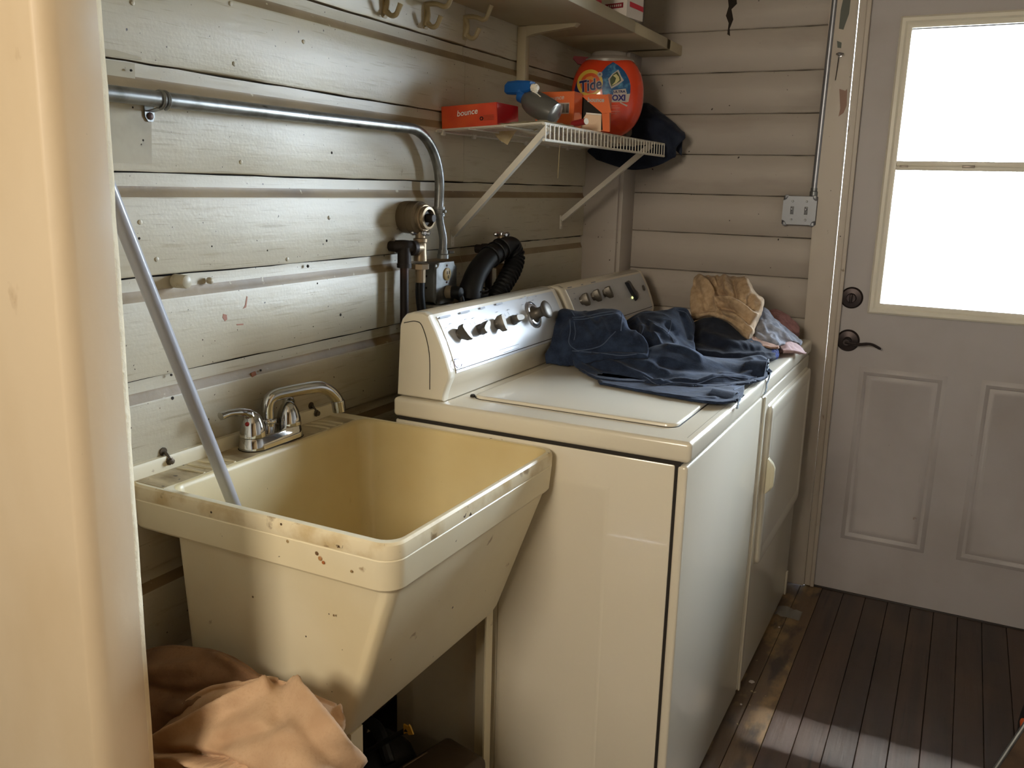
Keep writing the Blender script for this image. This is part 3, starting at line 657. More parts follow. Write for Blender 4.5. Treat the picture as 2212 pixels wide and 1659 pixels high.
for dy, dz in ((-.005, .004), (.005, .004), (0, -.007)): bm = B(); box(bm, (.060, yc+dy-.0012, zc+.022+dz-.004), (.0612, yc+dy+.0012, zc+.022+dz+.004)); fin('slot', bm, M['gap'], so, smooth=False)
for dz in (.044, .001): bm = B(); lathe(bm, [(.0032, 0), (.0026, .002)], (.056, yc, zc+dz), (1, 0, 0), 10); fin('cover_screw', bm, M['rust'], ob)
for dy, dz in ((.012, .046), (.012, -.046)): bm = B(); lathe(bm, [(.0045, 0), (.0045, .002), (.003, .0035)], (.0495, OY0+dy-.008, zc+dz), (1, 0, 0), 10); fin('corner_screw', bm, M['galv'], ob)
for dz in (.018, -.012): bm = B(); lathe(bm, [(.0028, 0), (.0028, .0006)], (.024, OY0+.0029, zc+dz), (0, -1, 0), 10); fin('knockout', bm, M['gap'], ob)
pg = empty('power_plug', (.06, yc, zc-.024), 'black round power plug pushed into the steel outlet box, its cord dropping behind the washer', 'plug')
bm = B(); lathe(bm, [(.0175, .0005), (.0175, .006), (.0165, .012), (.0155, .018)], (.0575, yc+.002, zc-.024), (1, 0, 0), 20); fin('face_ring', bm, pmat('tan_plug_face', lin(120, 108, 88), .5), pg)
bm = B(); lathe(bm, [(.0165, 0), (.0165, .012), (.014, .026), (.006, .030)], (.072, yc+.003, zc-.024), (1, 0, 0), 20); fin('body', bm, M['rubber'], pg)
bm = B(); tube(bm, spline([(.088, yc+.004, zc-.028), (.098, yc+.006, zc-.040), (.098, yc+.008, zc-.08), (.095, yc+.01, .98), (.09, yc+.02, .90), (.08, yc+.03, .7)], 5), .0075, 12); fin('cord', bm, M['rubber'], pg)
# pale junction plate under the box
jb = at(958, 655, x=.10)
bm = B(); box(bm, (.004, OY0+.008, .985), (.058, OY1-.012, OZ0-.004), .003); tag(fin('wall_bracket', bm, pmat('grey_white_metal', lin(168, 166, 160), .5), base=(.03, yc, .985)), 'pale grey metal block right below the steel outlet box', 'bracket')

# capped waste pipe stub
g0 = at(905, 470, x=.045)
gp = empty('waste_stub', (.0, g0.y, g0.z), 'round brown brass pipe stub on the plank wall with a black plug in its end', 'pipe fitting')
bm = B(); lathe(bm, [(.036, 0), (.0385, .006), (.0395, .020), (.0395, .030), (.0385, .0305), (.0385, .033), (.0395, .0335), (.0395, .052), (.0365, .054), (.034, .058)], (0, g0.y, g0.z), (1, -.06, 0), 36); fin('collar', bm, pmat('brown_brass', lin(116, 102, 82), .6, .2, layers=(('noise', 20, I3, .5, .7, lin(84, 70, 50), 5),)), gp)
bm = B(); lathe(bm, [(.033, .056), (.033, .066), (.031, .068), (.0285, .068), (.0285, .074), (.027, .077), (.021, .078), (.021, .068)], (0, g0.y, g0.z), (1, -.06, 0), 36); fin('thread', bm, M['brass'], gp)
bm = B(); lathe(bm, [(.021, .069), (.020, .0705), (.0105, .071), (.0105, .090), (.009, .092)], (0, g0.y, g0.z), (1, -.06, 0), 8); fin('plug', bm, M['iron'], gp, sharp=20)

def valve(px_body, px_handle, label, hose):
    b = at(*px_body, x=.050); h = at(*px_handle, x=.050)
    r = empty('water_valve', (.0, b.y, b.z), label, 'valve', 'washer water valves')
    zb, yb = b.z, b.y
    bm = B(); tube(bm, [(.0, yb-.058, zb+.004), (.022, yb-.058, zb+.004)], .0125, 14); tube(bm, spline([(.020, yb-.060, zb+.004), (.034, yb-.056, zb+.005), (.044, yb-.042, zb+.004), (.048, yb-.026, zb)], 4), .0155, 14); tube(bm, [(.048, yb-.038, zb+.001), (.050, yb-.026, zb)], .0185, 14)
    fin('elbow', bm, M['iron'], r)
    bm = B(); tube(bm, [(.038, yb-.052, zb+.002), (.038, yb-.052, zb-.042)], .0165, 14); tube(bm, [(.038, yb-.052, zb-.036), (.038, yb-.052, zb-.046)], .0180, 14); fin('tee', bm, M['iron'], r)
    bm = B(); tube(bm, [(.038, yb-.052, zb-.040), (.038, yb-.052, .60)], .0105, 14); fin('supply_pipe', bm, M['rust'], r)
    bm = B(); tube(bm, [(.050, yb-.026, zb), (.050, yb, zb)], .0150, 16); lathe(bm, [(.0165, -.032), (.0165, -.018), (.0155, -.016), (.0155, .012), (.0175, .014), (.0175, .022), (.0125, .024), (.0125, .040), (.010, .042)], (.050, yb, zb), (0, 0, 1), 20)
    fin('valve_body', bm, M['brass'], r)
    bm = B(); lathe(bm, [(.022, -.052), (.022, -.040), (.019, -.038)], (.050, yb, zb), (0, 0, 1), 8); lathe(bm, [(.0135, -.085), (.0135, -.052)], (.050, yb, zb), (0, 0, 1), 16); fin('hose_nut', bm, M['brass'], r, sharp=20)
    hz = h.z-.005
    bm = B(); tube(bm, [(.050, yb, zb+.038), (.050, yb, hz)], .0055, 12)
    d = Vector((.5, .85, 0)).normalized()
    for e in (d, Vector((-d.y, d.x, 0))):
        c = Vector((.050, yb, hz)); tube(bm, [c-e*.026, c-e*.022, c-e*.016, c-e*.008, c+e*.008, c+e*.016, c+e*.022, c+e*.026], [.004, .0072, .0066, .005, .005, .0066, .0072, .004], 10)
    lathe(bm, [(.008, -.006), (.009, 0), (.007, .007), (.002, .009)], (.050, yb, hz), (0, 0, 1), 12)
    fin('cross_handle', bm, M['chromek'], r)
    bm = B(); tube(bm, spline(hose(yb, zb), 6), .0115, 14); fin('hose', bm, M['rubber'], r)
    return r
valve((908, 535), (908, 498), 'brass water valve with cross handle left of the steel outlet box', lambda y, z: [(.050, y, z-.075), (.050, y, z-.12), (.054, y+.006, z-.17), (.066, y+.018, z-.24), (.07, y+.03, z-.34)])
valve((1083, 540), (1088, 502), 'brass water valve with cross handle half hidden behind the black drain hose', lambda y, z: [(.050, y, z-.075), (.048, y, z-.12), (.046, y+.002, z-.2), (.045, y+.004, z-.36)])

# black drain hose hooked into a standpipe
def hp(u, v, x): return at(u, v, x=x)
dh = empty('drain_hose', hp(1030, 640, .08), 'thick black ribbed drain hose arching behind the washer console', 'hose')
A = spline([hp(1012, 650, .085), hp(1018, 622, .085), hp(1030, 590, .087), hp(1050, 562, .090), hp(1075, 543, .094), hp(1094, 532, .098), hp(1107, 533, .104), hp(1112, 548, .110)], 6)
bm = B(); n = len(A); tube(bm, A, [.0345-.0035*min(1, i/8) -.006*(i/n) for i in range(n)], 20); fin('hook', bm, M['rubber'], dh)
Bp_ = spline([hp(1103, 535, .104), hp(1113, 552, .110), hp(1108, 578, .114), hp(1096, 602, .114), hp(1080, 628, .112), hp(1064, 655, .108), hp(1050, 690, .10)], 14)
bm = B(); n = len(Bp_); tube(bm, Bp_, [(.0285 if (i//2) % 2 == 0 else .0240)*(1-.22*max(0, (i/n-.25))) for i in range(n)], 18); fin('ribbed_tail', bm, M['rubber'], dh, sharp=20)
bm = B(); cc = hp(1024, 632, .085)
for du, dv in ((0, 0), (0, 8)): tube(bm, [hp(1024+du, 626+dv, .085)+Vector((math.cos(a)*.038, math.sin(a)*.038, .003*math.sin(a))) for a in [i*math.pi/12 for i in range(24)]], .0022, 6, closed=True)
fin('clamp', bm, pmat('dark_clamp', lin(60, 60, 62), .3, .8), dh)
bm = B(); lathe(bm, [(.037, 0), (.039, .004), (.039, .05), (.037, .052)], cc+Vector((0, 0, -.054)), (0, 0, 1), 24); fin('boot', bm, M['rubber'], dh)
bm = B(); lathe(bm, [(.026, -.5), (.026, -.058), (.024, -.058)], cc, (0, 0, 1), 20); tag(fin('standpipe', bm, pmat('grey_standpipe', lin(140, 138, 130), .5), base=cc+Vector((0, 0, -.5))), 'grey standpipe behind the washer that takes the black drain hose', 'pipe')
for (u, v) in ((1075, 575), (1084, 571)):
    pass
bm = B()
for q in range(3):
    c = A[20+q*3]; d = (A[21+q*3]-A[19+q*3]).normalized(); s, t = frame_of(d)
    tube(bm, [c+(s*math.cos(a)+t*math.sin(a))*.0300 for a in [i*math.pi/9 for i in range(18)]], .0024, 6, closed=True)
fin('collar', bm, M['rubber'], dh)

# wooden peg
p = at(404, 609, x=.026)
bm = B(); lathe(bm, [(.0125, -.003), (.0122, .022), (.0112, .026), (.008, .028)], (0, p.y, p.z), (1, .02, 0), 16); tag(fin('wall_peg', bm, M['wall'], base=(0, p.y, p.z)), 'short round painted peg sticking out of the plank wall above the sink', 'peg')
bm = B(); q = at(452, 606, x=.0); lathe(bm, [(.006, -.002), (.0065, .004), (.0045, .007), (.002, .008)], (0, q.y, q.z), (1, 0, 0), 12); tag(fin('painted_screw', bm, M['wall'], base=(0, q.y, q.z)), 'painted-over screw head right beside the round wall peg', 'screw')
# other nail heads and bumps of the planks
for u, v in ((285, 6), (302, 480), (520, 350), (505, 138), (710, 470), (620, 560), (338, 560), (497, 8), (655, 90)):
    q = at(u, v, x=0); bm = B(); lathe(bm, [(.0045, -.001), (.004, .0014), (.002, .0022)], (0.0008, q.y, q.z), (1, 0, 0), 10); fin('nail_head', bm, M['wall'], wall_left)
for u, v in ((283, 152), (304, 312), (308, 303), (286, 232), (300, 515), (710, 472), (705, 520), (238, 562), (457, 532), (577, 541), (665, 575), (685, 612), (716, 330), (372, 860), (563, 800), (370, 810), (735, 680)):
    q = at(u, v, x=0); rr = random.uniform(.0016, .0034); bm = B(); lathe(bm, [(rr, -.001), (rr, .0012), (rr*.6, .0014)], (0.0, q.y, q.z), (1, 0, 0), 8); fin('nail_hole', bm, M['crack'], wall_left)
M['redmark'] = pmat('reddish_stain', lin(160, 104, 78), .6)
for pts in (((482, 678), (490, 680), (491, 690), (486, 694), (481, 686)), ((511, 700), (526, 699), (526, 702), (512, 703)), ((529, 660), (533, 640), (535, 641), (532, 664), (525, 667)), ((543, 806), (552, 802), (554, 810), (545, 815))):
    bm = B(); prism(bm, [at(u, v, x=.0012) for u, v in pts], (-.002, 0, 0)); fin('paint_stain', bm, M['redmark'], wall_left, smooth=False)
# squarish patch of older paint at the left end
M['oldpaint'] = pmat('older_grey_paint', lin(170, 158, 130), .5, layers=(('noise', 12, I3, .45, .7, lin(150, 138, 112), 5), ('noise', 50, I3, .72, .76, lin(60, 48, 34), 3)))
for pts in (((165, 120), (291, 137), (292, 170), (165, 152)), ((165, 97), (250, 108), (306, 124), (306, 130), (165, 111)), ((165, 222), (316, 238), (327, 240), (328, 354), (165, 350))):
    bm = B(); prism(bm, [at(u, v, x=.0014 if pts[0][1] != 120 else -.0058) for u, v in pts], (-.002, 0, 0)); fin('old_paint_patch', bm, M['oldpaint'], wall_left, smooth=False)

# coat hooks
def hook(u, v, label):
    """(u, v): where the shank meets the plank, at its top"""
    t = at(u, v, x=0); z1 = t.z; y = t.y
    r = empty('coat_hook', (0, y, z1-.03), label, 'hook', 'double coat hooks under the shelf')
    bm = B(); tube(bm, spline([(.002, y, z1+.001), (.009, y, z1-.016), (.007, y, z1-.034), (.001, y, z1-.046)], 5), [.0074, .007, .0065, .006, .0055, .0050, .0053, .006, .0065, .0065, .007, .007, .0075, .0075, .0085, .0085][:16], 10, flat=1.3); fin('shank', bm, M['hook'], r)
    bm = B(); tube(bm, spline([(.002, y, z1), (.018, y, z1+.001), (.038, y, z1-.002), (.055, y, z1-.008), (.066, y, z1-.004), (.074, y, z1+.012), (.080, y, z1+.026)], 5), [.0066]*8+[.0062]*8+[.006]*9+[.0064]*4+[.0070]*2, 10); fin('upper_prong', bm, M['hook'], r)
    bm = B(); tube(bm, spline([(.004, y, z1-.030), (.010, y, z1-.044), (.021, y, z1-.052), (.033, y, z1-.050), (.041, y, z1-.038), (.046, y, z1-.028)], 5), [.0066]*8+[.006]*12+[.0064]*4+[.0068]*2, 10); fin('lower_prong', bm, M['hook'], r)
    bm = B(); prism(bm, [Vector((.0005, y+a, z1+b)) for a, b in ((-.008, .004), (.008, .004), (.006, -.03), (.011, -.050), (.007, -.056), (-.007, -.056), (-.011, -.050), (-.006, -.03))], (.003, 0, 0)); fin('back_plate', bm, M['hook'], r)
M['hook'] = pmat('painted_hook', lin(176, 160, 124), .42, bumps=(('noise', 60, I3, .15, .003),))
hook(829, -18, 'painted double coat hook farthest from the wooden bracket, its top out of view')
hook(918, 10, 'painted double coat hook in the middle of the three under the shelf')
hook(1003, 38, 'painted double coat hook closest to the wooden shelf bracket')

# upper wooden shelf with its bracket
SB = at(1126, 60, x=0).z
q1 = at(1445, 107, z=SB); q0 = at(1221, 0, z=SB)
print('SHELF', SB, q0, q1)
SXF = q1.x; SH = .034
sh = empty('wall_shelf', (.15, .7, SB), 'long cream painted wooden shelf high on the plank wall', 'shelf')
ysp = at(1372, 62, x=SXF).y
bm = B(); box(bm, (.0015, -.82, SB), (SXF, ysp-.0006, SB+SH), .0025); fin('board', bm, M['shelfwood'], sh)
bm = B(); box(bm, (.0015, ysp+.0006, SB), (SXF-.001, 1.436, SB+SH-.001), .0025); box(bm, (.142, 1.40, SB), (SXF-.001, D-.001, SB+SH-.001), .0025); fin('board', bm, M['shelfwood'], sh)
yb = at(1132, 120, x=.02).y
bk = empty('shelf_bracket', (.01, yb, SB-.2), 'painted wooden bracket holding up the high shelf beside the coat hooks', 'bracket')
bm = B(); zl = at(1132, 190, x=.02).z
box(bm, (.0015, yb-.011, zl), (.030, yb+.016, SB-.001), .002); fin('upright', bm, M['shelfwood'], bk)
bm = B(); xt = at(1250, 59, y=yb).x
prism(bm, [(.029, yb-.009, SB-.0005), (.029, yb-.009, SB-.030), (.050, yb-.009, SB-.024), (.075, yb-.009, SB-.020), (xt-.01, yb-.009, SB-.010), (xt, yb-.009, SB-.0005)], (0, .022, 0)); fin('arm', bm, M['shelfwood'], bk)

# switch box and its conduit on the back wall
a0 = at(1692, 421, y=D-.03); a1 = at(1762, 489, y=D-.03)
sw = empty('switch_box', ((a0.x+a1.x)/2, D-.02, a1.z), 'square steel switch box with two toggles beside the door frame', 'switch')
M['swp'] = pmat('dusty_switch_plate', lin(140, 143, 150), .4, .35, layers=(('noise', 30, I3, .5, .7, lin(140, 142, 146), 4),))
bm = B(); box(bm, (a0.x+.002, D-.030, a1.z+.002), (a1.x-.002, D+.002, a0.z-.002), .004); fin('box', bm, pmat('grimy_box', lin(88, 88, 94), .45, .5), sw)
def notched2(x0, x1, z0, z1, y, r, n=5): return [Vector((p.y, y, p.z)) for p in notched(x0, x1, z0, z1, 0, r, n)]
bm = B(); rings_loft(bm, [notched2(a0.x+.003, a1.x-.003, a1.z+.003, a0.z-.003, y, r) for y, r in ((D-.030, .012), (D-.0335, .012), (D-.0355, .0145))]); fin('plate', bm, M['swp'], sw, sharp=30)
xm, zm = (a0.x+a1.x)/2, (a0.z+a1.z)/2
for dx in (-.023, .022):
    bm = B(); box(bm, (xm+dx-.0055, D-.0365, zm-.013), (xm+dx+.0055, D-.035, zm+.013), .0006); pl = fin('toggle_slot', bm, pmat('toggle_grey', lin(110, 112, 116), .4), sw)
    bm = B(); box(bm, (xm+dx-.0032, D-.048, zm+.000), (xm+dx+.0032, D-.036, zm+.008), .0015); fin('toggle', bm, M['swp'], pl)
    for dz in (-.030, .030): bm = B(); lathe(bm, [(.0036, 0), (.0026, .0018)], (xm+dx, D-.0355, zm+dz), (0, -1, 0), 10); fin('plate_screw', bm, M['galvd'], sw)
for dx, dz in ((-.044, .044), (.044, .044), (-.044, -.044), (.044, -.044)): bm = B(); box(bm, (xm+dx-.0065, D-.033, zm+dz-.0065), (xm+dx+.0065, D-.029, zm+dz+.0065), .002); fin('corner_tab', bm, M['swp'], sw)
c1 = at(1759, 412, y=D-.016); c0 = at(1806, -20, y=D-.016)
sc = empty('switch_conduit', (c1.x, D-.012, a0.z), 'thin grey conduit rising from the switch box along the door frame', 'conduit')
bm = B(); tube(bm, [c1, c0+(c0-c1)*.5], .0105, 16); fin('run', bm, pmat('grey_conduit', lin(150, 152, 160), .35, .7), sc)
bm = B(); lathe(bm, [(.014, 0), (.014, .014), (.012, .016), (.012, .026)], Vector((c1.x, c1.y, a0.z-.001)), (0, 0, 1), 16); fin('connector', bm, M['galvd'], sc)
# little latch on the casing
lp = at(1815, 120, y=D-.022)
lt = empty('casing_latch', lp, 'small metal eye hook screwed to the door casing', 'latch')
bm = B(); tube(bm, [lp, lp+Vector((0, -.022, .002))], .0035, 10); lathe(bm, [(.007, 0), (.006, .004)], lp, (0, -1, 0), 12); fin('eye', bm, M['chromek'], lt)
bm = B(); tube(bm, spline([lp+Vector((-.009, -.016, .003)), lp+Vector((.0, -.022, .004)), lp+Vector((.012, -.018, .002))], 4), .003, 8); fin('bar', bm, M['chromek'], lt)
bm = B(); tube(bm, spline([lp+Vector((-.002, -.018, 0)), lp+Vector((-.003, -.014, -.02)), lp+Vector((-.005, -.006, -.05)), lp+Vector((-.007, -.003, -.075))], 4), .0012, 6); fin('hook_wire', bm, M['iron'], lt)
# ------------------------------------------------------------------ wire shelf
M['wire'] = pmat('white_coated_wire', lin(214, 208, 196), .35)
WY0, WY1, WX = .428, 1.372, .305
def wz(x): return 1.510+.056*x
ws = empty('wire_shelf', (0, .9, 1.51), 'white coated wire shelf with two slanting braces under the high wooden shelf', 'shelf')
for x, r in ((.004, .0032), (.10, .0026), (.20, .0026), (WX, .0036)):
    bm = B(); tube(bm, [(x, WY0, wz(x)-.003), (x, WY1, wz(x)-.003)], r, 8); fin('long_wire', bm, M['wire'], ws)
bm = B(); tube(bm, [(WX+.002, WY0, wz(WX)-.041), (WX+.002, WY1, wz(WX)-.041)], .0036, 8); fin('lip_wire', bm, M['wire'], ws)
n = 37; w0 = None
for i in range(n):
    y = WY0+.006+(WY1-WY0-.012)*i/(n-1)
    if w0 is None:
        bm = B(); tube(bm, [(.0, y, wz(0)), (WX-.004, y, wz(WX-.004)), (WX+.003, y, wz(WX)-.003), (WX+.004, y, wz(WX)-.043)], .00175, 6); w0 = fin('cross_wire', bm, M['wire'], ws); yy0 = y
    else:
        c = w0.copy(); C.objects.link(c); c.location = w0.location+Vector((0, y-yy0, 0))
for (u0, v0), (u1, v1), k in (((1186, 296), (978, 507), 0), ((1408, 312), (1213, 474), 1)):
    a = at(u0, v0, x=WX+.001); b = at(u1, v1, x=.004)
    a = Vector((WX-.002, a.y, wz(WX)-.012)); b = Vector((.006, b.y, b.z))
    d = (a-b).normalized(); s = Vector((0, 1, 0)); t = s.cross(d)
    bm = B(); rings_loft(bm, [[p+s*e*.0085+t*f*.0075 for e, f in ((-1, -1), (1, -1), (1, 1), (-1, 1))] for p in (b, a)]); br = fin('brace', bm, M['wire'], ws, smooth=False)
    bm = B(); box(bm, (.0008, b.y-.009, b.z-.032), (.004, b.y+.009, b.z+.014), .001); lathe(bm, [(.004, 0), (.003, .002)], (.004, b.y, b.z-.021), (1, 0, 0), 10); fin('brace_foot', bm, M['wire'], br)
for y in (.46, .62, .78, .94, 1.10, 1.26): bm = B(); box(bm, (.0006, y-.008, wz(0)-.012), (.009, y+.008, wz(0)+.003), .002); fin('wall_clip', bm, M['wire'], ws)

# ------------------------------------------------------------------ dryer-sheet boxes
M['orange'] = pmat('orange_red_carton', lin(218, 84, 40), .38, coat=.25, layers=(('noise', 9, I3, .45, .7, lin(198, 52, 34), 3),))
M['carton2'] = pmat('orange_carton', lin(226, 112, 58), .36, coat=.25)
M['redside'] = pmat('glossy_red_carton', lin(186, 30, 40), .18, coat=.5)
M['white'] = pmat('white_print', lin(240, 236, 226), .5)
M['greyp'] = pmat('grey_print_white', lin(190, 178, 170), .5)
M['navy'] = pmat('navy_print', lin(34, 34, 86), .45)
M['card'] = pmat('bare_card', lin(232, 206, 176), .7)
def word(par, org, right, up, size, m, under=None, shear=.15):
    if under: text('lettering_edge', 'bounce', size, Vector(org)-Vector(right).cross(Vector(up)).normalized()*.0002, right, up, under, par, .0003, shear, size*.05)
    return text('lettering', 'bounce', size, org, right, up, m, par, .0004, shear, size*.012)
# closed long box at the left end
A1 = at(949, 282, y=.455); A2 = at(1074, 265, y=.455); T1 = at(946, 231, y=.455)
x0, x1 = .004, A2.x; hgt = .0555; tilt = (wz(x1)-wz(x0))/(x1-x0)
def bx1(x, y, h): return Vector((x-h*tilt, y, wz(x)+.0032+h))
bxa = empty('dryer_sheet_box', (x0, .455, 1.512), 'long closed red-orange carton lying at the left end of the wire shelf', 'box', 'dryer sheet cartons on the wire shelf')
bm = B(); bx = [[bx1(x, y, h) for y, h in ((.455, 0), (.572, 0), (.572, hgt), (.455, hgt))] for x in (x0, x1)]
rings_loft(bm, bx); bmesh.ops.bevel(bm, geom=list(bm.edges), offset=.0012, segments=1, affect='EDGES'); fin('carton', bm, M['orange'], bxa, smooth=False)
bm = B(); prism(bm, [bx1(x1+.0008, y, h) for y, h in ((.4565, .001), (.5705, .001), (.5705, hgt-.001), (.4565, hgt-.001))], (.0006, 0, 0)); fin('end_panel', bm, M['redside'], bxa, smooth=False)
rv = Vector((1, 0, tilt)).normalized(); uv_ = Vector((-tilt, 0, 1)).normalized()
word(bxa, at(1009, 243, y=.4543), (rv+uv_*.06), uv_, .0205, M['white'], M['redside'])
bm = B(); c = at(1044, 255, y=.4542)
for i in range(4): prism(bm, [c+rv*a+uv_*(b-.0035*i+.005) for a, b in ((0, 0), (.030, 0), (.030, .0014), (0, .0014))], (0, .0004, 0))
fin('small_print', bm, pmat('dark_orange_print', lin(150, 60, 26), .5), bxa, smooth=False)['kind'] = 'stuff'
bm = B(); c = at(1040, 256, y=.4542); tube(bm, [c+rv*.0042*math.cos(a)+uv_*.0042*math.sin(a) for a in [i*math.pi/3 for i in range(6)]], .0013, 6, closed=True); fin('recycling_mark', bm, M['gap'], bxa)
# upright box in the middle
y2 = .735; C0 = at(1186, 276, y=y2); C1 = at(1238, 271, y=y2); C2 = at(1236, 197, y=y2)
zb = wz(C1.x)+.0025
bxb = empty('dryer_sheet_box', (C1.x, y2, zb), 'upright orange carton with a barcode between spray bottle and detergent tub', 'box', 'dryer sheet cartons on the wire shelf')
bm = B(); box(bm, (C1.x-.115, y2, zb), (C1.x, y2+.055, C2.z), .0012, 1); fin('carton', bm, M['carton2'], bxb, smooth=False)
bm = B(); prism(bm, [(C1.x+.0006, y2+.001, zb+.001), (C1.x+.0006, y2+.054, zb+.001), (C1.x+.0006, y2+.054, C2.z-.001), (C1.x+.0006, y2+.001, C2.z-.001)], (.0006, 0, 0)); fin('end_panel', bm, pmat('glossy_orange_side', lin(222, 100, 60), .2, coat=.5), bxb, smooth=False)
word(bxb, at(1200, 212, y=y2-.0007), (1, 0, .09), (0, 0, 1), .017, M['greyp'])
bc = at(1218, 234, y=y2-.0006); bm = B(); box(bm, (bc.x-.0155, y2-.0008, bc.z-.0145), (bc.x+.0155, y2, bc.z+.0145)); lb = fin('barcode_label', bm, M['greyp'], bxb, smooth=False)
bm = B(); xx = -.0135
while xx < .0125:
    wd = random.choice((.0006, .001, .0016)); box(bm, (bc.x+xx, y2-.0012, bc.z-.0115), (bc.x+xx+wd, y2-.0008, bc.z+.0115)); xx += wd+random.choice((.0006, .0012))
fin('bars', bm, M['gap'], lb, smooth=False)['kind'] = 'stuff'
# red roll with a pale end in front of it
r0, r1 = at(1238, 268, y=.71), at(1266, 262, y=.69)
bm = B(); tube(bm, [r0, r1], .0085, 16); ro = fin('paper_roll', bm, pmat('dark_red_roll', lin(150, 40, 40), .5), base=r0); tag(ro, 'short dark red roll with a pale end lying before the upright orange carton', 'roll')
bm = B(); dd_ = (r1-r0).normalized(); lathe(bm, [(.0082, 0), (.0082, .0012), (.004, .0014)], r1, dd_, 16); fin('roll_end', bm, M['white'], ro)
# torn open box at the right
y3 = .80
def c3(u, v, dy=0): return at(u, v, y=y3+dy)
bxc = empty('dryer_sheet_box', c3(1290, 284), 'torn-open orange carton with a black gap in front of the detergent tub', 'box', 'dryer sheet cartons on the wire shelf')
bl, brr = c3(1248, 274), c3(1317, 284)
zb3 = wz(brr.x)+.0025; xa, xb = brr.x-.098, brr.x-.010
bm = B()
for lo, hi in (((xa, y3+.001, zb3), (xb, y3+.030, zb3+.0015)), ((xa, y3+.028, zb3), (xb, y3+.030, zb3+.098)), ((xa, y3+.001, zb3), (xa+.0015, y3+.030, zb3+.092)), ((xb-.0015, y3+.001, zb3), (xb, y3+.030, zb3+.097))): box(bm, lo, hi)
fin('carton', bm, M['carton2'], bxc, smooth=False)
bm = B(); box(bm, (xa+.002, y3+.004, zb3+.002), (xb-.002, y3+.027, zb3+.09)); fin('dark_inside', bm, M['gap'], bxc, smooth=False)
def card(name, pts, m, dy=0., th=.0015):
    bm = B(); prism(bm, [c3(u, v, dy+(p[0] if p else 0)) for u, v, *p in pts], (0, th, 0)); return fin(name, bm, m, bxc, smooth=False)
card('top_flap', ((1256, 207), (1278, 203), (1300, 204), (1314, 209), (1320, 243), (1301, 245)), M['carton2'], -.004)
card('torn_front', ((1266, 246), (1299, 248), (1298, 284), (1246, 280)), M['card'], 0)
card('torn_lip', ((1266, 243), (1299, 246), (1299, 249), (1266, 247)), M['white'], -.002)
card('front_strip', ((1300, 245), (1316, 244), (1317, 285), (1302, 283)), M['carton2'], -.001)
card('side_strip', ((1237, 199), (1254, 203), (1268, 245), (1240, 272)), M['carton2'], .012)
text('lettering', 'bounce', .0165, c3(1287, 216, -.0052), (1, 0, -.03), (0, 0, 1), M['greyp'], bxc, .0005, .1, .0006)

# ------------------------------------------------------------------ spray bottle
sb_ = empty('spray_bottle', at(1205, 262, y=.60), 'grey spray bottle with blue trigger head lying tilted between the cartons', 'spray bottle')
M['bottle'] = pmat('grey_translucent_bottle', lin(88, 88, 86), .25, coat=.3)
a = at(1200, 249, y=.585); b = at(1135, 212, y=.585)
ax = (b-a).normalized()
bm = B(); L = (b-a).length
rings = []
s, t = frame_of(ax)
for h, r1, r2 in ((0, .030, .024), (.003, .037, .030), (.02, .040, .032), (.06, .041, .033), (.075, .038, .031), (.09, .030, .026), (.100, .019, .018), (.108, .0135, .0135), (.118, .0135, .0135)):
    rings.append([a+ax*(h*L/.100)+s*r1*math.cos(i*math.pi/12)+t*r2*math.sin(i*math.pi/12) for i in range(24)])
rings_loft(bm, rings); fin('bottle', bm, M['bottle'], sb_)
M['blue'] = pmat('blue_plastic', lin(22, 92, 170), .35)
nk = a+ax*L*1.06
bm = B(); lathe(bm, [(.017, -.004), (.0175, .010), (.015, .014)], nk, ax, 18); hd = fin('collar', bm, M['blue'], sb_)
h0, h1 = at(1096, 190, y=.60), at(1150, 189, y=.575)
hx = (h1-h0).normalized(); hu = Vector((0, 0, 1)); hv = hx.cross(hu).normalized(); hu = hv.cross(hx)
bm = B(); rings = []
LL = (h1-h0).length
for q, wu, wv, o in ((0, .011, .011, -.002), (.1, .016, .0135, -.001), (.5, .0175, .0135, 0), (.9, .014, .0125, .002), (1, .011, .011, .003)):
    c = h0+hx*LL*q+hu*o; rings.append([c+hu*wu*x_+hv*wv*y_ for x_, y_ in ((-1, -.7), (-.7, -1), (.7, -1), (1, -.7), (1, .7), (.7, 1), (-.7, 1), (-1, .7))])
rings_loft(bm, rings)
fin('trigger_head', bm, M['blue'], sb_, sharp=30)
bm = B(); m0 = at(1125, 196, y=.585); tube(bm, [m0, nk], [.015, .0165], 14); fin('neck', bm, M['blue'], sb_)
n0 = at(1151, 190, y=.573)
bm = B(); lathe(bm, [(.0105, 0), (.0105, .012), (.007, .013), (.006, .018), (.003, .0185)], n0, hx, 8); fin('nozzle', bm, M['white'], sb_, sharp=20)
g0_, g1_ = at(1154, 198, y=.572), at(1170, 212, y=.565)
bm = B(); dd_ = (g1_-g0_).normalized(); s, t = frame_of(dd_); rings_loft(bm, [[p+s*.0075*e+t*.004*f for e, f in ((-1, -1), (1, -1), (1, 1), (-1, 1))] for p in (g0_, g1_)]); fin('trigger', bm, M['white'], sb_, smooth=False)

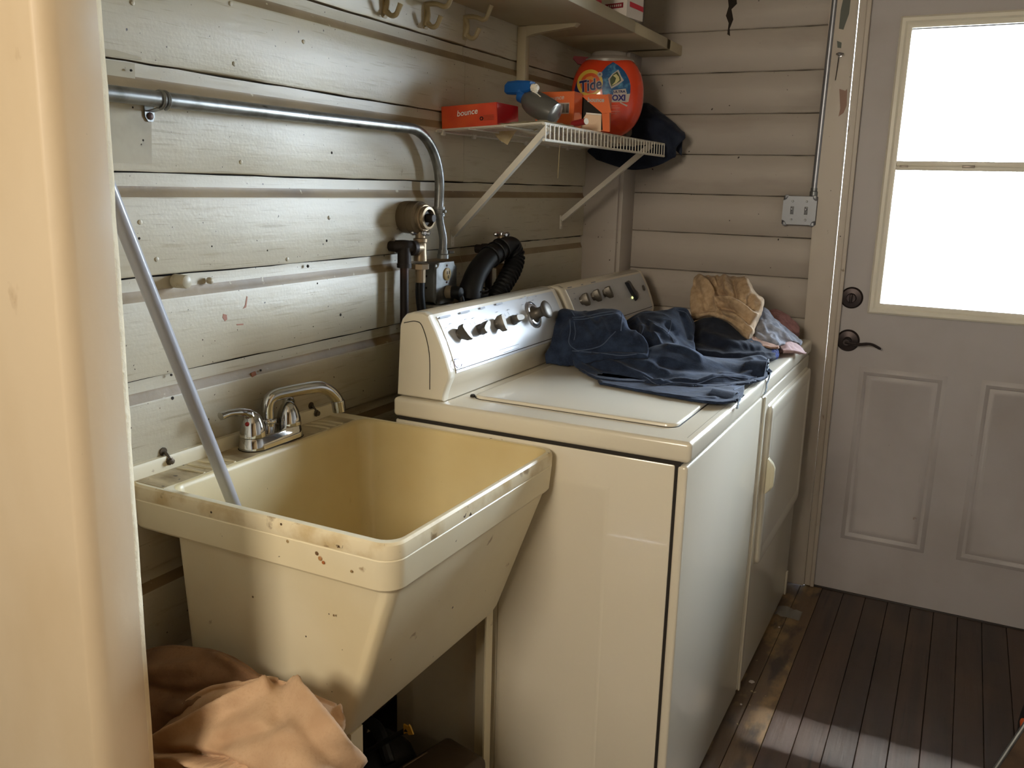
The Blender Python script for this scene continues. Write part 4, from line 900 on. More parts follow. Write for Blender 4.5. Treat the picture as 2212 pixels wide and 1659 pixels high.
# ------------------------------------------------------------------ detergent tub
TC = at(1312, 203, y=1.125); tf = Vector((CAM.x-TC.x, CAM.y-TC.y, 0)).normalized(); trr = Vector((-tf.y, tf.x, 0)); tuu = Vector((0, 0, 1))
px = (TC-CAM).dot(FW)/FPX
dt = empty('detergent_tub', (TC.x, TC.y, wz(.2)), 'big round orange detergent tub with grey lid on the wire shelf', 'tub')
TW, TH, TD = 80*px, 91*px, .072
BZ = wz(.23)+.006-TC.z       # flat bottom
TOPB = 74*px
def tdepth(a_, b_):
    q = min(1, (abs(a_)/TW)**2.3+(abs(b_)/TH)**2.3); return TD*(1-q)**.42
def tp(a_, b_, d): return TC+trr*a_+tuu*b_+tf*(d-TD)
bm = B(); rings = []; nn = 40
bs = [BZ+(TOPB-BZ)*i/22 for i in range(23)]
for b_ in bs:
    k = max(.02, (1-(abs(b_)/TH)**2.3))**(1/2.3); wa = TW*k; ring = []
    for i in range(nn):
        an = 2*math.pi*i/nn; ca, sa = math.cos(an), math.sin(an)
        aa = wa*math.copysign(abs(ca)**.9, ca); dq = (1-min(1, (abs(aa)/TW)**2.3+(abs(b_)/TH)**2.3))
        dep = TD*dq**.42 if abs(ca) < .9999 else 0
        ring.append(tp(aa, b_, (dep if sa >= 0 else -dep)))
    rings.append(ring)
rings_loft(bm, rings)
body = fin('tub_body', bm, pmat('orange_detergent_plastic', lin(214, 66, 34), .22, coat=.4), dt, sharp=60)
kt = max(.02, (1-(abs(TOPB)/TH)**2.3))**(1/2.3)*TW
def lring(a_, d_, b_): return [TC+trr*a_*math.cos(i*math.pi/16)+tf*(d_*math.sin(i*math.pi/16)-TD)+tuu*b_ for i in range(32)]
bm = B(); rings_loft(bm, [lring(kt+.004, .052, TOPB-.006), lring(kt+.003, .052, TOPB+.002), lring(kt-.008, .046, TOPB+.010), lring(kt-.020, .038, TOPB+.014), lring(kt-.024, .034, TOPB+.024), lring(kt-.030, .030, TOPB+.027)]); fin('lid', bm, pmat('grey_lid', lin(150, 142, 134), .3), dt)
bm = B(); prism(bm, [tp(u_*px, v_*px, .02) for u_, v_ in ((-52, 63), (-68, 66), (-79, 77), (-76, 82), (-45, 80), (-42, 70))], tf*-.02); fin('red_tab', bm, pmat('dark_red_plastic', lin(120, 14, 26), .6), dt, smooth=False)
def warp_at(u, v, lift, rot=0., sc=1.):
    a0, b0 = (u-1312)*px, (203-v)*px; cr, sr = math.cos(rot), math.sin(rot)
    def f(x, y, z):
        a_, b_ = a0+x*cr-y*sr, b0+x*sr+y*cr; return tp(a_, b_, tdepth(a_, b_)+lift+z)
    return f
def decal(name, pts, m, lift, cell=.008):
    """flat print wrapped on the tub front; pts in photo pixels around the tub"""
    import mathutils
    P2 = [Vector(((u-1312)*px, (203-v)*px)) for u, v in pts]
    xs = [p.x for p in P2]; ys = [p.y for p in P2]
    inside = []
    def isin(q):
        c = False; j = len(P2)-1
        for i in range(len(P2)):
            if (P2[i].y > q.y) != (P2[j].y > q.y) and q.x < (P2[j].x-P2[i].x)*(q.y-P2[i].y)/(P2[j].y-P2[i].y)+P2[i].x: c = not c
            j = i
        return c
    pts2 = []; edges = []
    n0 = len(P2)
    for i in range(n0):
        q0, q1 = P2[i], P2[(i+1) % n0]; k = max(1, int((q1-q0).length/cell))
        for j in range(k): pts2.append(q0.lerp(q1, j/k))
    m0 = len(pts2); edges = [(i, (i+1) % m0) for i in range(m0)]
    x = min(xs)+cell/2
    while x < max(xs):
        y = min(ys)+cell/2
        while y < max(ys):
            q = Vector((x, y))
            if isin(q) and min((q-r).length for r in pts2[:m0]) > cell*.4: pts2.append(q)
            y += cell
        x += cell
    vs, _, fs, *_r = mathutils.geometry.delaunay_2d_cdt(pts2, edges, [], 1, 1e-6)
    bm = B(); bv = [bm.verts.new(tp(q.x, q.y, tdepth(q.x, q.y)+lift)) for q in vs]
    for f in fs:
        try: bm.faces.new([bv[i] for i in f])
        except ValueError: pass
    return fin(name, bm, m, dt, sharp=80)
def circ(u, v, r, n=36, sy=1.): return [(u+r*math.cos(2*math.pi*i/n), v+sy*r*math.sin(2*math.pi*i/n)) for i in range(n)]
decal('blue_label', ((1321, 136), (1330, 141), (1337, 146), (1346, 154), (1353, 164), (1358, 174), (1361, 184), (1361, 200), (1358, 213), (1330, 214), (1302, 206), (1298, 180), (1297, 158), (1308, 145)), pmat('blue_label_print', lin(36, 84, 132), .35, layers=(('noise', 60, I3, .5, .7, lin(90, 150, 186), 4),)), .0008)
decal('dark_label', ((1249, 166), (1243, 180), (1239, 196), (1242, 200), (1256, 200), (1250, 184)), M['navy'], .0008)
decal('yellow_ring', circ(1273, 180, 28), pmat('yellow_print', lin(222, 186, 74), .4), .0014)
decal('orange_disc', circ(1274, 181, 21.5), pmat('orange_print', lin(214, 88, 40), .4), .0020)
decal('yellow_arc', [(1260, 176), (1266, 168), (1276, 166), (1286, 172), (1290, 182), (1284, 178), (1274, 173), (1266, 176)], pmat('pale_orange_print', lin(224, 150, 60), .4), .0024)
decal('plus_dot', circ(1294, 163, 5.5, 18), M['greyp'], .0022)
text('lettering', '+', .014, (0, 0, 0), trr, tuu, M['navy'], dt, .0003, 0, .0002, warp=warp_at(1294, 163, .0028))
text('lettering_edge', 'Tide', .047, (0, 0, 0), trr, tuu, M['greyp'], dt, .0003, .12, .0026, warp=warp_at(1274, 186, .0030, math.radians(9)), squash=.82)
text('lettering', 'Tide', .047, (0, 0, 0), trr, tuu, M['navy'], dt, .0004, .12, .0010, warp=warp_at(1274, 186, .0036, math.radians(9)), squash=.82)
decal('capsule_back', ((1312, 172), (1321, 161), (1333, 152), (1340, 166), (1346, 174), (1334, 184), (1320, 192), (1315, 182)), M['greyp'], .0014)
decal('capsule', ((1316, 172), (1322, 163), (1331, 156), (1338, 168), (1340, 175), (1330, 182), (1320, 188), (1317, 180)), pmat('olive_green_print', lin(70, 84, 52), .4), .0020)
decal('capsule_swirl', ((1322, 165), (1329, 161), (1335, 167), (1337, 174), (1330, 181), (1320, 186), (1327, 178), (1329, 170), (1325, 167)), pmat('cream_yellow_print', lin(206, 198, 140), .4), .0026)
decal('white_plate', ((1324, 195), (1351, 191), (1354, 202), (1361, 201), (1358, 218), (1354, 219), (1320, 220), (1319, 207), (1325, 204)), M['greyp'], .0018)
decal('white_swoosh', ((1340, 219), (1357, 225), (1355, 228), (1340, 221)), M['greyp'], .0014)
text('lettering', 'ULTRA', .0095, (0, 0, 0), trr, tuu, M['navy'], dt, .0003, 0, .0004, warp=warp_at(1337.5, 198, .0026, math.radians(4)), squash=1.25)
text('lettering', 'OXI', .0235, (0, 0, 0), trr, tuu, pmat('violet_navy_print', lin(40, 30, 110), .45), dt, .0003, 0, .0011, warp=warp_at(1337, 211, .0026, math.radians(2)))
for u, v, L in ((1326, 227, 19), (1328, 231, 24), (1330, 238, 22), (1327, 243, 14)): decal('fine_print', ((u-L/2, v), (u+L/2, v-.6), (u+L/2, v+.6), (u-L/2, v+1.2)), pmat('pale_red_print', lin(222, 130, 112), .5), .0008, .004)

# ------------------------------------------------------------------ boxes on the high shelf
zt = SB+SH
k0 = at(1353, 36, z=zt+.0005); k1 = at(1388, 47, z=zt+.0005); kl = at(1318, 33, z=zt+.0005)
e1 = (k1-k0); e1.z = 0; e2 = Vector((-e1.y, e1.x, 0)).normalized()
if e2.x > 0: e2 = -e2
wb = e1.length
sbx = empty('carton', k0, 'white carton with a red stripe standing at the far end of the high shelf', 'box')
def q3(a_, b_, z_): return k0+e1.normalized()*a_+e2*b_+Vector((0, 0, z_))
bm = B(); rings_loft(bm, [[q3(a_, b_, z_) for a_, b_ in ((0, 0), (wb, 0), (wb, .13), (0, .13))] for z_ in (.0, .16)]); fin('box', bm, pmat('white_carton', lin(214, 206, 200), .5), sbx, smooth=False)
nn_ = (-e2).normalized()*.0008
bm = B(); prism(bm, [q3(wb*a_, 0, z_)+nn_ for a_, z_ in ((.16, .030), (.99, .026), (.99, .040), (.16, .044))], nn_*.5); fin('red_stripe', bm, pmat('red_stripe', lin(196, 40, 60), .45), sbx, smooth=False)
bm = B(); mm_ = -e1.normalized()*.0008; prism(bm, [q3(0, b_, z_)+mm_ for b_, z_ in ((.012, .026), (.075, .026), (.075, .040), (.012, .040))], mm_*.5); fin('red_label', bm, pmat('dark_red_label', lin(130, 26, 40), .45), sbx, smooth=False)
bm = B()
for i in range(7): prism(bm, [q3(0, .018+.007*i+b_, z_)+mm_*2 for b_, z_ in ((0, .030), (.004, .030), (.004, .036), (0, .036))], mm_*.3)
fin('label_print', bm, M['greyp'], sbx, smooth=False)['kind'] = 'stuff'
j0 = at(1298, 14, z=zt+.0005)
sbx2 = empty('carton', j0, 'pale carton with a red base band partly out of view on the high shelf', 'box')
bm = B(); jd = Vector((.12, .5, 0)).normalized(); je = Vector((-.5, .12, 0)).normalized()
rings_loft(bm, [[j0+jd*a_+je*b_+Vector((0, 0, z_)) for a_, b_ in ((-.10, .0), (0, 0), (0, .11), (-.10, .11))] for z_ in (0, .13)]); fin('box', bm, pmat('pale_lilac_carton', lin(190, 178, 184), .5), sbx2, smooth=False)
bm = B(); rings_loft(bm, [[j0+jd*a_+je*b_+Vector((0, 0, z_)) for a_, b_ in ((-.101, -.001), (.001, -.001), (.001, .111), (-.101, .111))] for z_ in (.004, .016)]); fin('red_band', bm, pmat('red_band', lin(150, 30, 44), .45), sbx2, smooth=False)
# ------------------------------------------------------------------ cloth
def cloth(name, rows, m, par=None, nu=10, nv=8, amp=.006, freq=14., floorz=TOP, back=.05, tuck=True, th=.003, stretch=(1, 1, 1), seed=0, base=None, ends=True, drop=None, strokes=(), clampx=False, sk=1.35):
    """rows (from the far top edge down to the near bottom edge) of (u, v, y): photo pixel and world depth.
    A smooth sheet through them, tucked down behind and below, wrinkled by noise and given thickness."""
    R = [[at(u, v, y=y) for u, v, y in r] for r in rows]
    R = [spline(r, nu) for r in R]
    k = len(R[0]); bk = []
    for p in R[0]:
        d = Vector((p.x-CAM.x, p.y-CAM.y, 0)).normalized(); bk.append(p+d*back+Vector((0, 0, -max(.0, min(.5*(p.z-floorz), .03)))))
    b2 = [Vector((p.x, p.y, max(floorz+.002, min(p.z, floorz+.004) if drop is None else p.z-drop))) for p in bk]
    R = [b2, bk]+R
    if tuck:
        lst = R[-1]; nx = []
        for p in lst:
            d = Vector((p.x-CAM.x, p.y-CAM.y, 0)).normalized(); z_ = max(floorz+.0025, p.z-.012); nx.append(Vector((p.x, p.y, z_))+d*.02)
        R.append(nx)
    G = []
    cols = [spline([r[i] for r in R], nv) for i in range(k)]
    nr = len(cols[0]); G = [[cols[i][j] for i in range(k)] for j in range(nr)]
    bm = B(); V = [[bm.verts.new(p) for p in r] for r in G]
    for j in range(nr-1):
        for i in range(k-1): bm.faces.new((V[j][i], V[j][i+1], V[j+1][i+1], V[j+1][i]))
    bmesh.ops.recalc_face_normals(bm, faces=bm.faces); bm.normal_update()
    off_ = Vector((seed*3.1, seed*1.7, seed*.9)); mv = []
    for j in range(nr):
        for i in range(k):
            v = V[j][i]; p = Vector((v.co.x*stretch[0], v.co.y*stretch[1], v.co.z*stretch[2]))*freq+off_
            wv = mnoise.noise(p*.6)*1.2; q = p+Vector((wv, wv*.7, -wv))
            h = (1-abs(mnoise.noise(q))*2.2)*.6+mnoise.noise(p*2.3)*.35+mnoise.noise(p*.45)*.8-.35
            ed = min(1, j/4, (nr-1-j)/3); dv = v.normal*amp*h*ed
            if strokes and j > nv:
                toc = (CAM-v.co).normalized(); nn_ = v.normal if v.normal.dot(toc) > 0 else -v.normal
                u_, v_ = px_of(v.co); s_ = 0
                for pts, sg, am in strokes:
                    dm = 1e9
                    for (ax, ay), (bx_, by) in zip(pts, pts[1:]):
                        lx, ly = bx_-ax, by-ay; t = max(0, min(1, ((u_-ax)*lx+(v_-ay)*ly)/(lx*lx+ly*ly))); dm = min(dm, (u_-ax-lx*t)**2+(v_-ay-ly*t)**2)
                    if dm < 9*sg*sg: s_ += am*math.exp(-dm/(sg*sg))
                dv = dv+(nn_*.6+toc*.4)*s_*sk*min(1, ed)*(.35+.65*min(1, max(0, (j-nv-2))/(1.2*nv)))
            mv.append((v, dv))
    for v, d in mv:
        v.co += d
        if v.co.z < floorz+.0015: v.co.z = floorz+.0015
        if clampx:
            lim = max([x+(xx-x)*(v.co.z-z_)/(zz-z_) for (x, z_), (xx, zz) in zip(CP[6:], CP[7:]) if min(z_, zz) <= v.co.z <= max(z_, zz) and abs(zz-z_) > 1e-6] or [0])+.010
            if v.co.x < lim and v.co.y < 1.44: v.co.x = lim
    o = fin(name, bm, m, par, sharp=180, base=base)
    if th:
        md = o.modifiers.new('thick', 'SOLIDIFY'); md.thickness = th; md.offset = -1
    return o
def fabric(name, c, c2, scale=30, weave=700, rough=.9, bump=.4, sheen=.06):
    return pmat(name, c, rough, sheen=sheen, spec=.2, layers=(('noise', scale, I3, .40, .68, c2, 5), ('noise', 260, I3, .5, .75, c2, 2, .5)), bumps=(('noise', weave, I3, bump, .0012, 1), ('noise', 60, I3, .25, .004)))
M['denim'] = fabric('blue_denim', lin(28, 37, 56), lin(44, 57, 80), 26)
M['denim2'] = fabric('dark_denim', lin(24, 30, 46), lin(34, 42, 60), 26)
M['seam'] = pmat('faded_seam_thread', lin(70, 82, 104), .9)
from mathutils.bvhtree import BVHTree
def seam_on(objs, pts, r, m, par, name='seam'):
    """a stitched seam laid on the cloth where the photograph shows it"""
    dg = bpy.context.evaluated_depsgraph_get(); out = []
    trees = []
    for o in objs:
        ev = o.evaluated_get(dg); me = ev.to_mesh(); mw = Matrix.Translation(off(o)); vs = [mw @ v.co for v in me.vertices]
        trees.append(BVHTree.FromPolygons(vs, [tuple(p.vertices) for p in me.polygons])); ev.to_mesh_clear()
    pp = spline([Vector((u, v, 0)) for u, v in pts], 5)
    for p in pp:
        d = ray(p.x, p.y).normalized(); best = None
        for t in trees:
            hit = t.ray_cast(CAM, d)
            if hit[0] is not None and (best is None or hit[3] < best[1]): best = (hit[0]-d*r*.25, hit[3])
        if best and (not out or (best[0]-out[-1]).length < .06): out.append(best[0])
    if len(out) < 3: return None
    bm = B(); tube(bm, out, r, 6); return fin(name, bm, m, par)
bpy.context.view_layer.update()
jb_ = at(1400, 780, z=TOP)
jeans = empty('jeans', (.55, .5, TOP), 'blue denim jeans lying folded across the washer lid, one hem over the front edge', 'jeans')
lower = cloth('lower_leg', [
    [(1290, 826, .40), (1380, 838, .40), (1470, 842, .40), (1540, 841, .42), (1588, 842, .45), (1606, 850, .46)],
    [(1292, 834, .36), (1380, 848, .345), (1470, 855, .335), (1540, 858, .345), (1585, 856, .38), (1603, 860, .41)],
    [(1296, 840, .34), (1380, 857, .318), (1460, 867, .300), (1540, 878, .298), (1575, 879, .325), (1594, 873, .36)]],
    M['denim'], jeans, amp=.003, freq=20, back=.06, seed=1, strokes=((((1385, 850), (1470, 860), (1545, 862)), 5, .006), (((1300, 840), (1400, 858), (1480, 868)), 4, -.004)), floorz=TOP+.0115, clampx=True)
hip = cloth('hip', [
    [(1190, 700, .60), (1215, 668, .62), (1255, 673, .63), (1300, 668, .64), (1335, 669, .64), (1354, 690, .62)],
    [(1183, 715, .56), (1225, 688, .57), (1262, 692, .575), (1300, 688, .585), (1335, 686, .585), (1358, 702, .59)],
    [(1179, 735, .53), (1222, 722, .530), (1262, 722, .530), (1305, 718, .540), (1345, 715, .555), (1385, 722, .57)],
    [(1177, 760, .51), (1215, 752, .508), (1255, 754, .505), (1300, 750, .515), (1350, 745, .53), (1400, 745, .55)],
    [(1180, 786, .495), (1212, 792, .497), (1242, 790, .497), (1285, 778, .49), (1340, 774, .50), (1400, 772, .52)]],
    M['denim'], jeans, amp=.005, freq=16, seed=2, nu=12, nv=10, strokes=((((1232, 690), (1230, 730), (1240, 752), (1262, 757), (1300, 746), (1325, 728)), 4, .004), (((1270, 700), (1290, 730)), 7, -.006), (((1300, 690), (1312, 720)), 6, .006), (((1205, 700), (1206, 760)), 6, -.006), (((1250, 770), (1320, 765), (1390, 768)), 5, .006), (((1260, 762), (1330, 755), (1390, 758)), 4, -.008), (((1262, 673), (1290, 690)), 5, -.005)), floorz=TOP+.0115, clampx=True)
back_ = cloth('folded_back', [
    [(1350, 694, .80), (1385, 675, .82), (1425, 672, .84), (1462, 663, .88), (1488, 670, .90), (1501, 698, .90)],
    [(1360, 712, .72), (1392, 696, .74), (1425, 691, .76), (1455, 689, .80), (1480, 695, .84), (1501, 715, .86)],
    [(1372, 735, .66), (1405, 719, .66), (1432, 722, .68), (1452, 732, .70), (1475, 735, .76), (1498, 735, .80)],
    [(1385, 758, .60), (1415, 750, .62), (1440, 750, .62), (1460, 753, .64), (1480, 760, .70), (1502, 762, .74)]],
    M['denim'], jeans, amp=.006, freq=17, seed=3, nu=12, nv=10, strokes=((((1377, 690), (1388, 705), (1390, 727)), 4, .010), (((1404, 716), (1420, 727), (1426, 742)), 4, .008), (((1412, 704), (1435, 721), (1458, 743)), 5, .010), (((1400, 700), (1408, 725)), 4, -.010), (((1440, 700), (1462, 722)), 5, -.010), (((1470, 672), (1482, 700), (1488, 730)), 6, -.008)), floorz=TOP+.0115, clampx=True)
upper = cloth('upper_leg', [
    [(1236, 752, .52), (1321, 765, .55), (1375, 762, .57), (1418, 746, .60), (1460, 743, .63), (1524, 771, .66), (1590, 774, .72), (1638, 766, .77), (1656, 772, .78)],
    [(1236, 772, .495), (1310, 782, .50), (1370, 782, .51), (1430, 772, .54), (1500, 782, .57), (1560, 788, .61), (1610, 788, .67), (1640, 786, .72), (1657, 792, .74)],
    [(1238, 786, .488), (1300, 808, .44), (1370, 815, .45), (1430, 822, .47), (1500, 815, .50), (1560, 808, .55), (1610, 812, .61), (1640, 815, .67), (1656, 822, .70)],
    [(1246, 796, .480), (1292, 826, .39), (1370, 834, .40), (1430, 838, .41), (1500, 842, .43), (1560, 838, .47), (1610, 842, .54), (1640, 846, .60), (1655, 850, .65)]],
    M['denim'], jeans, amp=.006, freq=13, seed=4, nu=12, nv=12, strokes=((((1277, 765), (1321, 784), (1385, 813), (1420, 832)), 6, .012), (((1262, 775), (1300, 795), (1360, 822), (1405, 842)), 6, -.012), (((1426, 831), (1458, 825), (1505, 828), (1549, 814), (1594, 816), (1638, 822)), 5, .012), (((1430, 842), (1500, 841), (1556, 829), (1620, 834)), 5, -.010), (((1511, 772), (1480, 754), (1442, 748)), 5, .010), (((1430, 785), (1520, 795), (1600, 798)), 13, -.014), (((1340, 775), (1400, 785), (1440, 800)), 7, .008), (((1560, 800), (1600, 806), (1645, 802)), 5, .008)), stretch=(.6, 1.2, 1.2), floorz=TOP+.0115, clampx=True)
bpy.context.view_layer.update()
J = [lower, hip, back_, upper]
for pts in (((1231, 690), (1232, 715), (1229, 740), (1240, 753), (1256, 757), (1296, 748), (1318, 728), (1330, 716)), ((1236, 686), (1262, 684), (1300, 676), (1338, 671)), ((1239, 690), (1264, 689), (1302, 681), (1338, 676)),
            ((1240, 735), (1243, 718), (1240, 695)), ((1235, 673), (1241, 682)), ((1344, 672), (1343, 695), (1341, 715)), ((1236, 758), (1300, 763), (1340, 768), (1375, 765)),
            ((1436, 690), (1450, 693), (1447, 712), (1442, 722)), ((1386, 676), (1424, 675), (1452, 690)), ((1380, 700), (1390, 705), (1386, 722), (1384, 730)), ((1400, 690), (1425, 705), (1450, 728), (1456, 740)),
            ((1462, 670), (1482, 676), (1496, 700)), ((1500, 745), (1524, 772), (1575, 774), (1640, 766)), ((1390, 812), (1422, 831), (1458, 826), (1505, 829), (1550, 814), (1595, 815), (1640, 822)), ((1560, 810), (1600, 822), (1645, 824)), ((1585, 842), (1612, 832), (1650, 826))):
    seam_on(J, pts, .0013, M['seam'], jeans)
# rolled hems with open ends
def hem(c, du, dv, ru, rv, ln, m, par):
    du, dv = Vector(du).normalized(), Vector(dv).normalized(); ax = du.cross(dv).normalized()
    if ax.x < 0: ax = -ax
    rings = []
    for h, s in ((-ln, .93), (-.002, 1.0), (.002, 1.02), (.003, .97), (.0, .92), (-.02, .88), (-.05, .8)):
        rings.append([c+ax*h+du*ru*s*math.cos(i*math.pi/14)*(1+.08*math.sin(3*i*math.pi/7))+dv*rv*s*math.sin(i*math.pi/14)*(1+.15*math.sin(2*i*math.pi/7+1)) for i in range(28)])
    rings = [[Vector((max(p.x, XF+.004) if p.z < TOP+.012 and p.x > XF-.012 else p.x, p.y, max(p.z, TOP+.0095))) for p in r] for r in rings]
    bm = B(); rings_loft(bm, rings, False, True); return fin('hem', bm, m, par, sharp=60)
hem(at(1585, 862, y=.385), (0, 1, .05), (.1, 0, 1), .042, .014, .05, M['denim'], jeans)
hem(at(1652, 810, y=.69), (-.1, 1, .15), (.05, -.1, 1), .060, .034, .04, M['denim'], jeans)
# frayed pale edge of the upper hem
fr_ = []
for q in range(2):
    bm = B(); pts = spline([at(u, v, y=y) for u, v, y in (((1660, 776, .765), (1657, 800, .72), (1652, 820, .69), (1655, 840, .66), (1650, 852, .645)) if q == 0 else ((1566, 846, .40), (1570, 856, .385), (1568, 868, .36), (1578, 880, .345), (1590, 878, .36)))], 5)
    tube(bm, [p+Vector((random.uniform(-1, 1), random.uniform(-1, 1), random.uniform(-1, 1)))*.0012 for p in [Vector((max(p.x, XF+.005) if p.z < TOP+.012 else p.x, p.y, p.z)) for p in pts]], .0022, 6); fin('frayed_edge', bm, pmat('frayed_thread', lin(150, 164, 178), .9), jeans)

def facet_cloth(name, V, F, m, crease=(), par=None, lv=3, th=.003, amp=.006, size=.035, deep=1.0, allc=.35, y0=None):
    """folded cloth: V {key: (u, v, y)} photo pixel and depth, F lists of keys; fold edges keep a crease"""
    bm = B(); vs = {}
    for k, p in V.items():
        y = p[2] if y0 is None else y0+(p[2]-y0)*deep
        vs[k] = bm.verts.new(at(p[0], p[1], y=y))
    for f in F: bm.faces.new([vs[k] for k in f])
    bmesh.ops.recalc_face_normals(bm, faces=bm.faces)
    lay = bm.edges.layers.float.new('crease_edge')
    for e in bm.edges: e[lay] = allc
    for a, b_, w_ in crease:
        e = bm.edges.get((vs[a], vs[b_]))
        if e: e[lay] = w_
    o = fin(name, bm, m, par, sharp=180)
    sb = o.modifiers.new('smooth', 'SUBSURF'); sb.levels = lv; sb.render_levels = lv; sb.boundary_smooth = 'PRESERVE_CORNERS'
    if amp:
        t = bpy.data.textures.new(name, 'CLOUDS'); t.noise_scale = size; t.noise_depth = 2
        dm = o.modifiers.new('wrinkle', 'DISPLACE'); dm.texture = t; dm.strength = amp; dm.texture_coords = 'LOCAL'
    if th: md = o.modifiers.new('thick', 'SOLIDIFY'); md.thickness = th; md.offset = -1
    return o
M['tan'] = fabric('tan_terry', lin(186, 160, 130), lin(160, 134, 104), 60, 420, .95, .8)
def one(name, rows, m, label, cat, **k):
    o = cloth(name, rows, m, base=None, **k); return tag(o, label, cat)
one('navy_garment', [
    [(1488, 702, 1.00), (1530, 684, 1.02), (1570, 688, 1.03), (1605, 714, 1.02), (1650, 735, 1.03), (1676, 746, 1.05)],
    [(1492, 730, .90), (1530, 722, .92), (1575, 728, .92), (1615, 742, .93), (1650, 750, .96), (1676, 757, .99)],
    [(1500, 752, .82), (1540, 752, .84), (1590, 758, .86), (1630, 762, .90), (1660, 766, .93), (1676, 768, .96)],
    [(1505, 772, .76), (1540, 782, .78), (1590, 780, .82), (1640, 776, .87), (1665, 774, .91), (1676, 772, .95)]],
    M['denim2'], 'dark navy garment squashed between the jeans and the tan towel', 'clothing', amp=.004, freq=18, floorz=TOP-.002, seed=5, strokes=((((1505, 758), (1560, 768), (1640, 764), (1672, 766)), 3, .007), (((1510, 765), (1560, 774), (1630, 771)), 3, -.006), (((1520, 720), (1580, 740), (1640, 752)), 8, .008), (((1500, 735), (1560, 752)), 7, -.006)))
one('tan_towel', [
    [(1499, 601, 1.13), (1524, 597, 1.15), (1548, 599, 1.13), (1575, 599, 1.15), (1600, 602, 1.13), (1617, 609, 1.14), (1621, 634, 1.16)],
    [(1494, 618, 1.09), (1520, 614, 1.07), (1550, 622, 1.08), (1585, 620, 1.06), (1612, 626, 1.07), (1634, 640, 1.10), (1644, 642, 1.14)],
    [(1491, 643, 1.06), (1518, 640, 1.04), (1545, 648, 1.05), (1582, 646, 1.02), (1612, 650, 1.03), (1638, 652, 1.07), (1647, 654, 1.12)],
    [(1491, 668, 1.04), (1518, 664, 1.02), (1552, 668, 1.02), (1588, 676, .98), (1616, 680, 1.00), (1636, 676, 1.05), (1642, 676, 1.10)],
    [(1495, 688, 1.01), (1532, 679, 1.00), (1567, 689, .99), (1594, 709, .955), (1617, 727, .945), (1632, 702, 1.01), (1638, 690, 1.07)]],
    M['tan'], 'fuzzy tan towel heaped highest on the dryer', 'towel', amp=.003, freq=30, floorz=TOP-.002, back=.10, seed=6, th=.005, nu=14, nv=12, sk=1.35, strokes=(
    (((1508, 597), (1524, 610), (1540, 632), (1546, 654), (1552, 673)), 7, .016), (((1530, 600), (1545, 622), (1554, 640)), 5, -.016), (((1500, 615), (1515, 640), (1525, 668)), 7, -.010),
    (((1565, 597), (1568, 613), (1575, 632)), 7, .016), (((1584, 604), (1587, 620), (1591, 636)), 5.5, -.018), (((1549, 597), (1553, 612)), 4, -.012),
    (((1607, 604), (1614, 622), (1618, 634)), 7, .012), (((1556, 644), (1575, 647), (1594, 660), (1613, 675), (1626, 684)), 8, .022),
    (((1558, 636), (1587, 640), (1606, 654), (1624, 668)), 4.5, -.018), (((1562, 655), (1584, 652)), 3, -.008), (((1568, 677), (1590, 682), (1609, 700), (1620, 716)), 6, .014),
    (((1556, 664), (1584, 669), (1606, 688), (1615, 700)), 4.5, -.016), (((1625, 640), (1644, 650), (1636, 678)), 6, .010), (((1620, 640), (1622, 668)), 5, -.016), (((1496, 684), (1532, 676), (1566, 686), (1594, 705), (1616, 724)), 3.5, .006)))
one('brown_towel', [
    [(1600, 716, 1.0), (1635, 728, 1.01), (1660, 736, 1.03), (1681, 746, 1.04)], [(1608, 728, .97), (1636, 737, .975), (1662, 744, .99), (1683, 752, 1.01)], [(1618, 738, .95), (1640, 746, .955), (1662, 751, .97), (1681, 757, .99)]],
    fabric('light_brown_terry', lin(176, 140, 120), lin(150, 116, 98), 60, 420, .95, .7), 'light brown towel edge under the tip of the tan towel', 'towel', amp=.003, freq=30, floorz=TOP+.03, back=.03, seed=7)
one('blue_towel', [
    [(1640, 750, .985), (1660, 750, .995), (1676, 754, 1.0), (1682, 760, 1.0)], [(1638, 760, .95), (1660, 760, .955), (1676, 763, .965), (1683, 766, .98)], [(1640, 768, .93), (1660, 771, .93), (1674, 773, .945), (1681, 770, .965)]],
    fabric('royal_blue_terry', lin(44, 62, 128), lin(26, 36, 84), 70, 380, .95, .9), 'royal blue fuzzy towel edge poking out beside the jeans', 'towel', amp=.004, freq=40, floorz=TOP-.002, back=.04, seed=8)
one('grey_shirt', [
    [(1636, 672, 1.15), (1652, 664, 1.18), (1676, 688, 1.20), (1704, 714, 1.21), (1732, 738, 1.22)],
    [(1636, 692, 1.08), (1655, 690, 1.09), (1680, 708, 1.10), (1706, 727, 1.13), (1731, 745, 1.17)],
    [(1632, 712, 1.03), (1652, 716, 1.03), (1674, 724, 1.05), (1694, 734, 1.09), (1718, 742, 1.15)],
    [(1630, 732, 1.00), (1650, 740, 1.00), (1672, 741, 1.02), (1690, 742, 1.06), (1708, 746, 1.12)]],
    fabric('heather_grey_knit', lin(150, 150, 158), lin(116, 118, 128), 50), 'heather grey shirt crumpled at the front of the dryer', 'shirt', amp=.010, freq=24, floorz=TOP-.002, back=.05, seed=9)
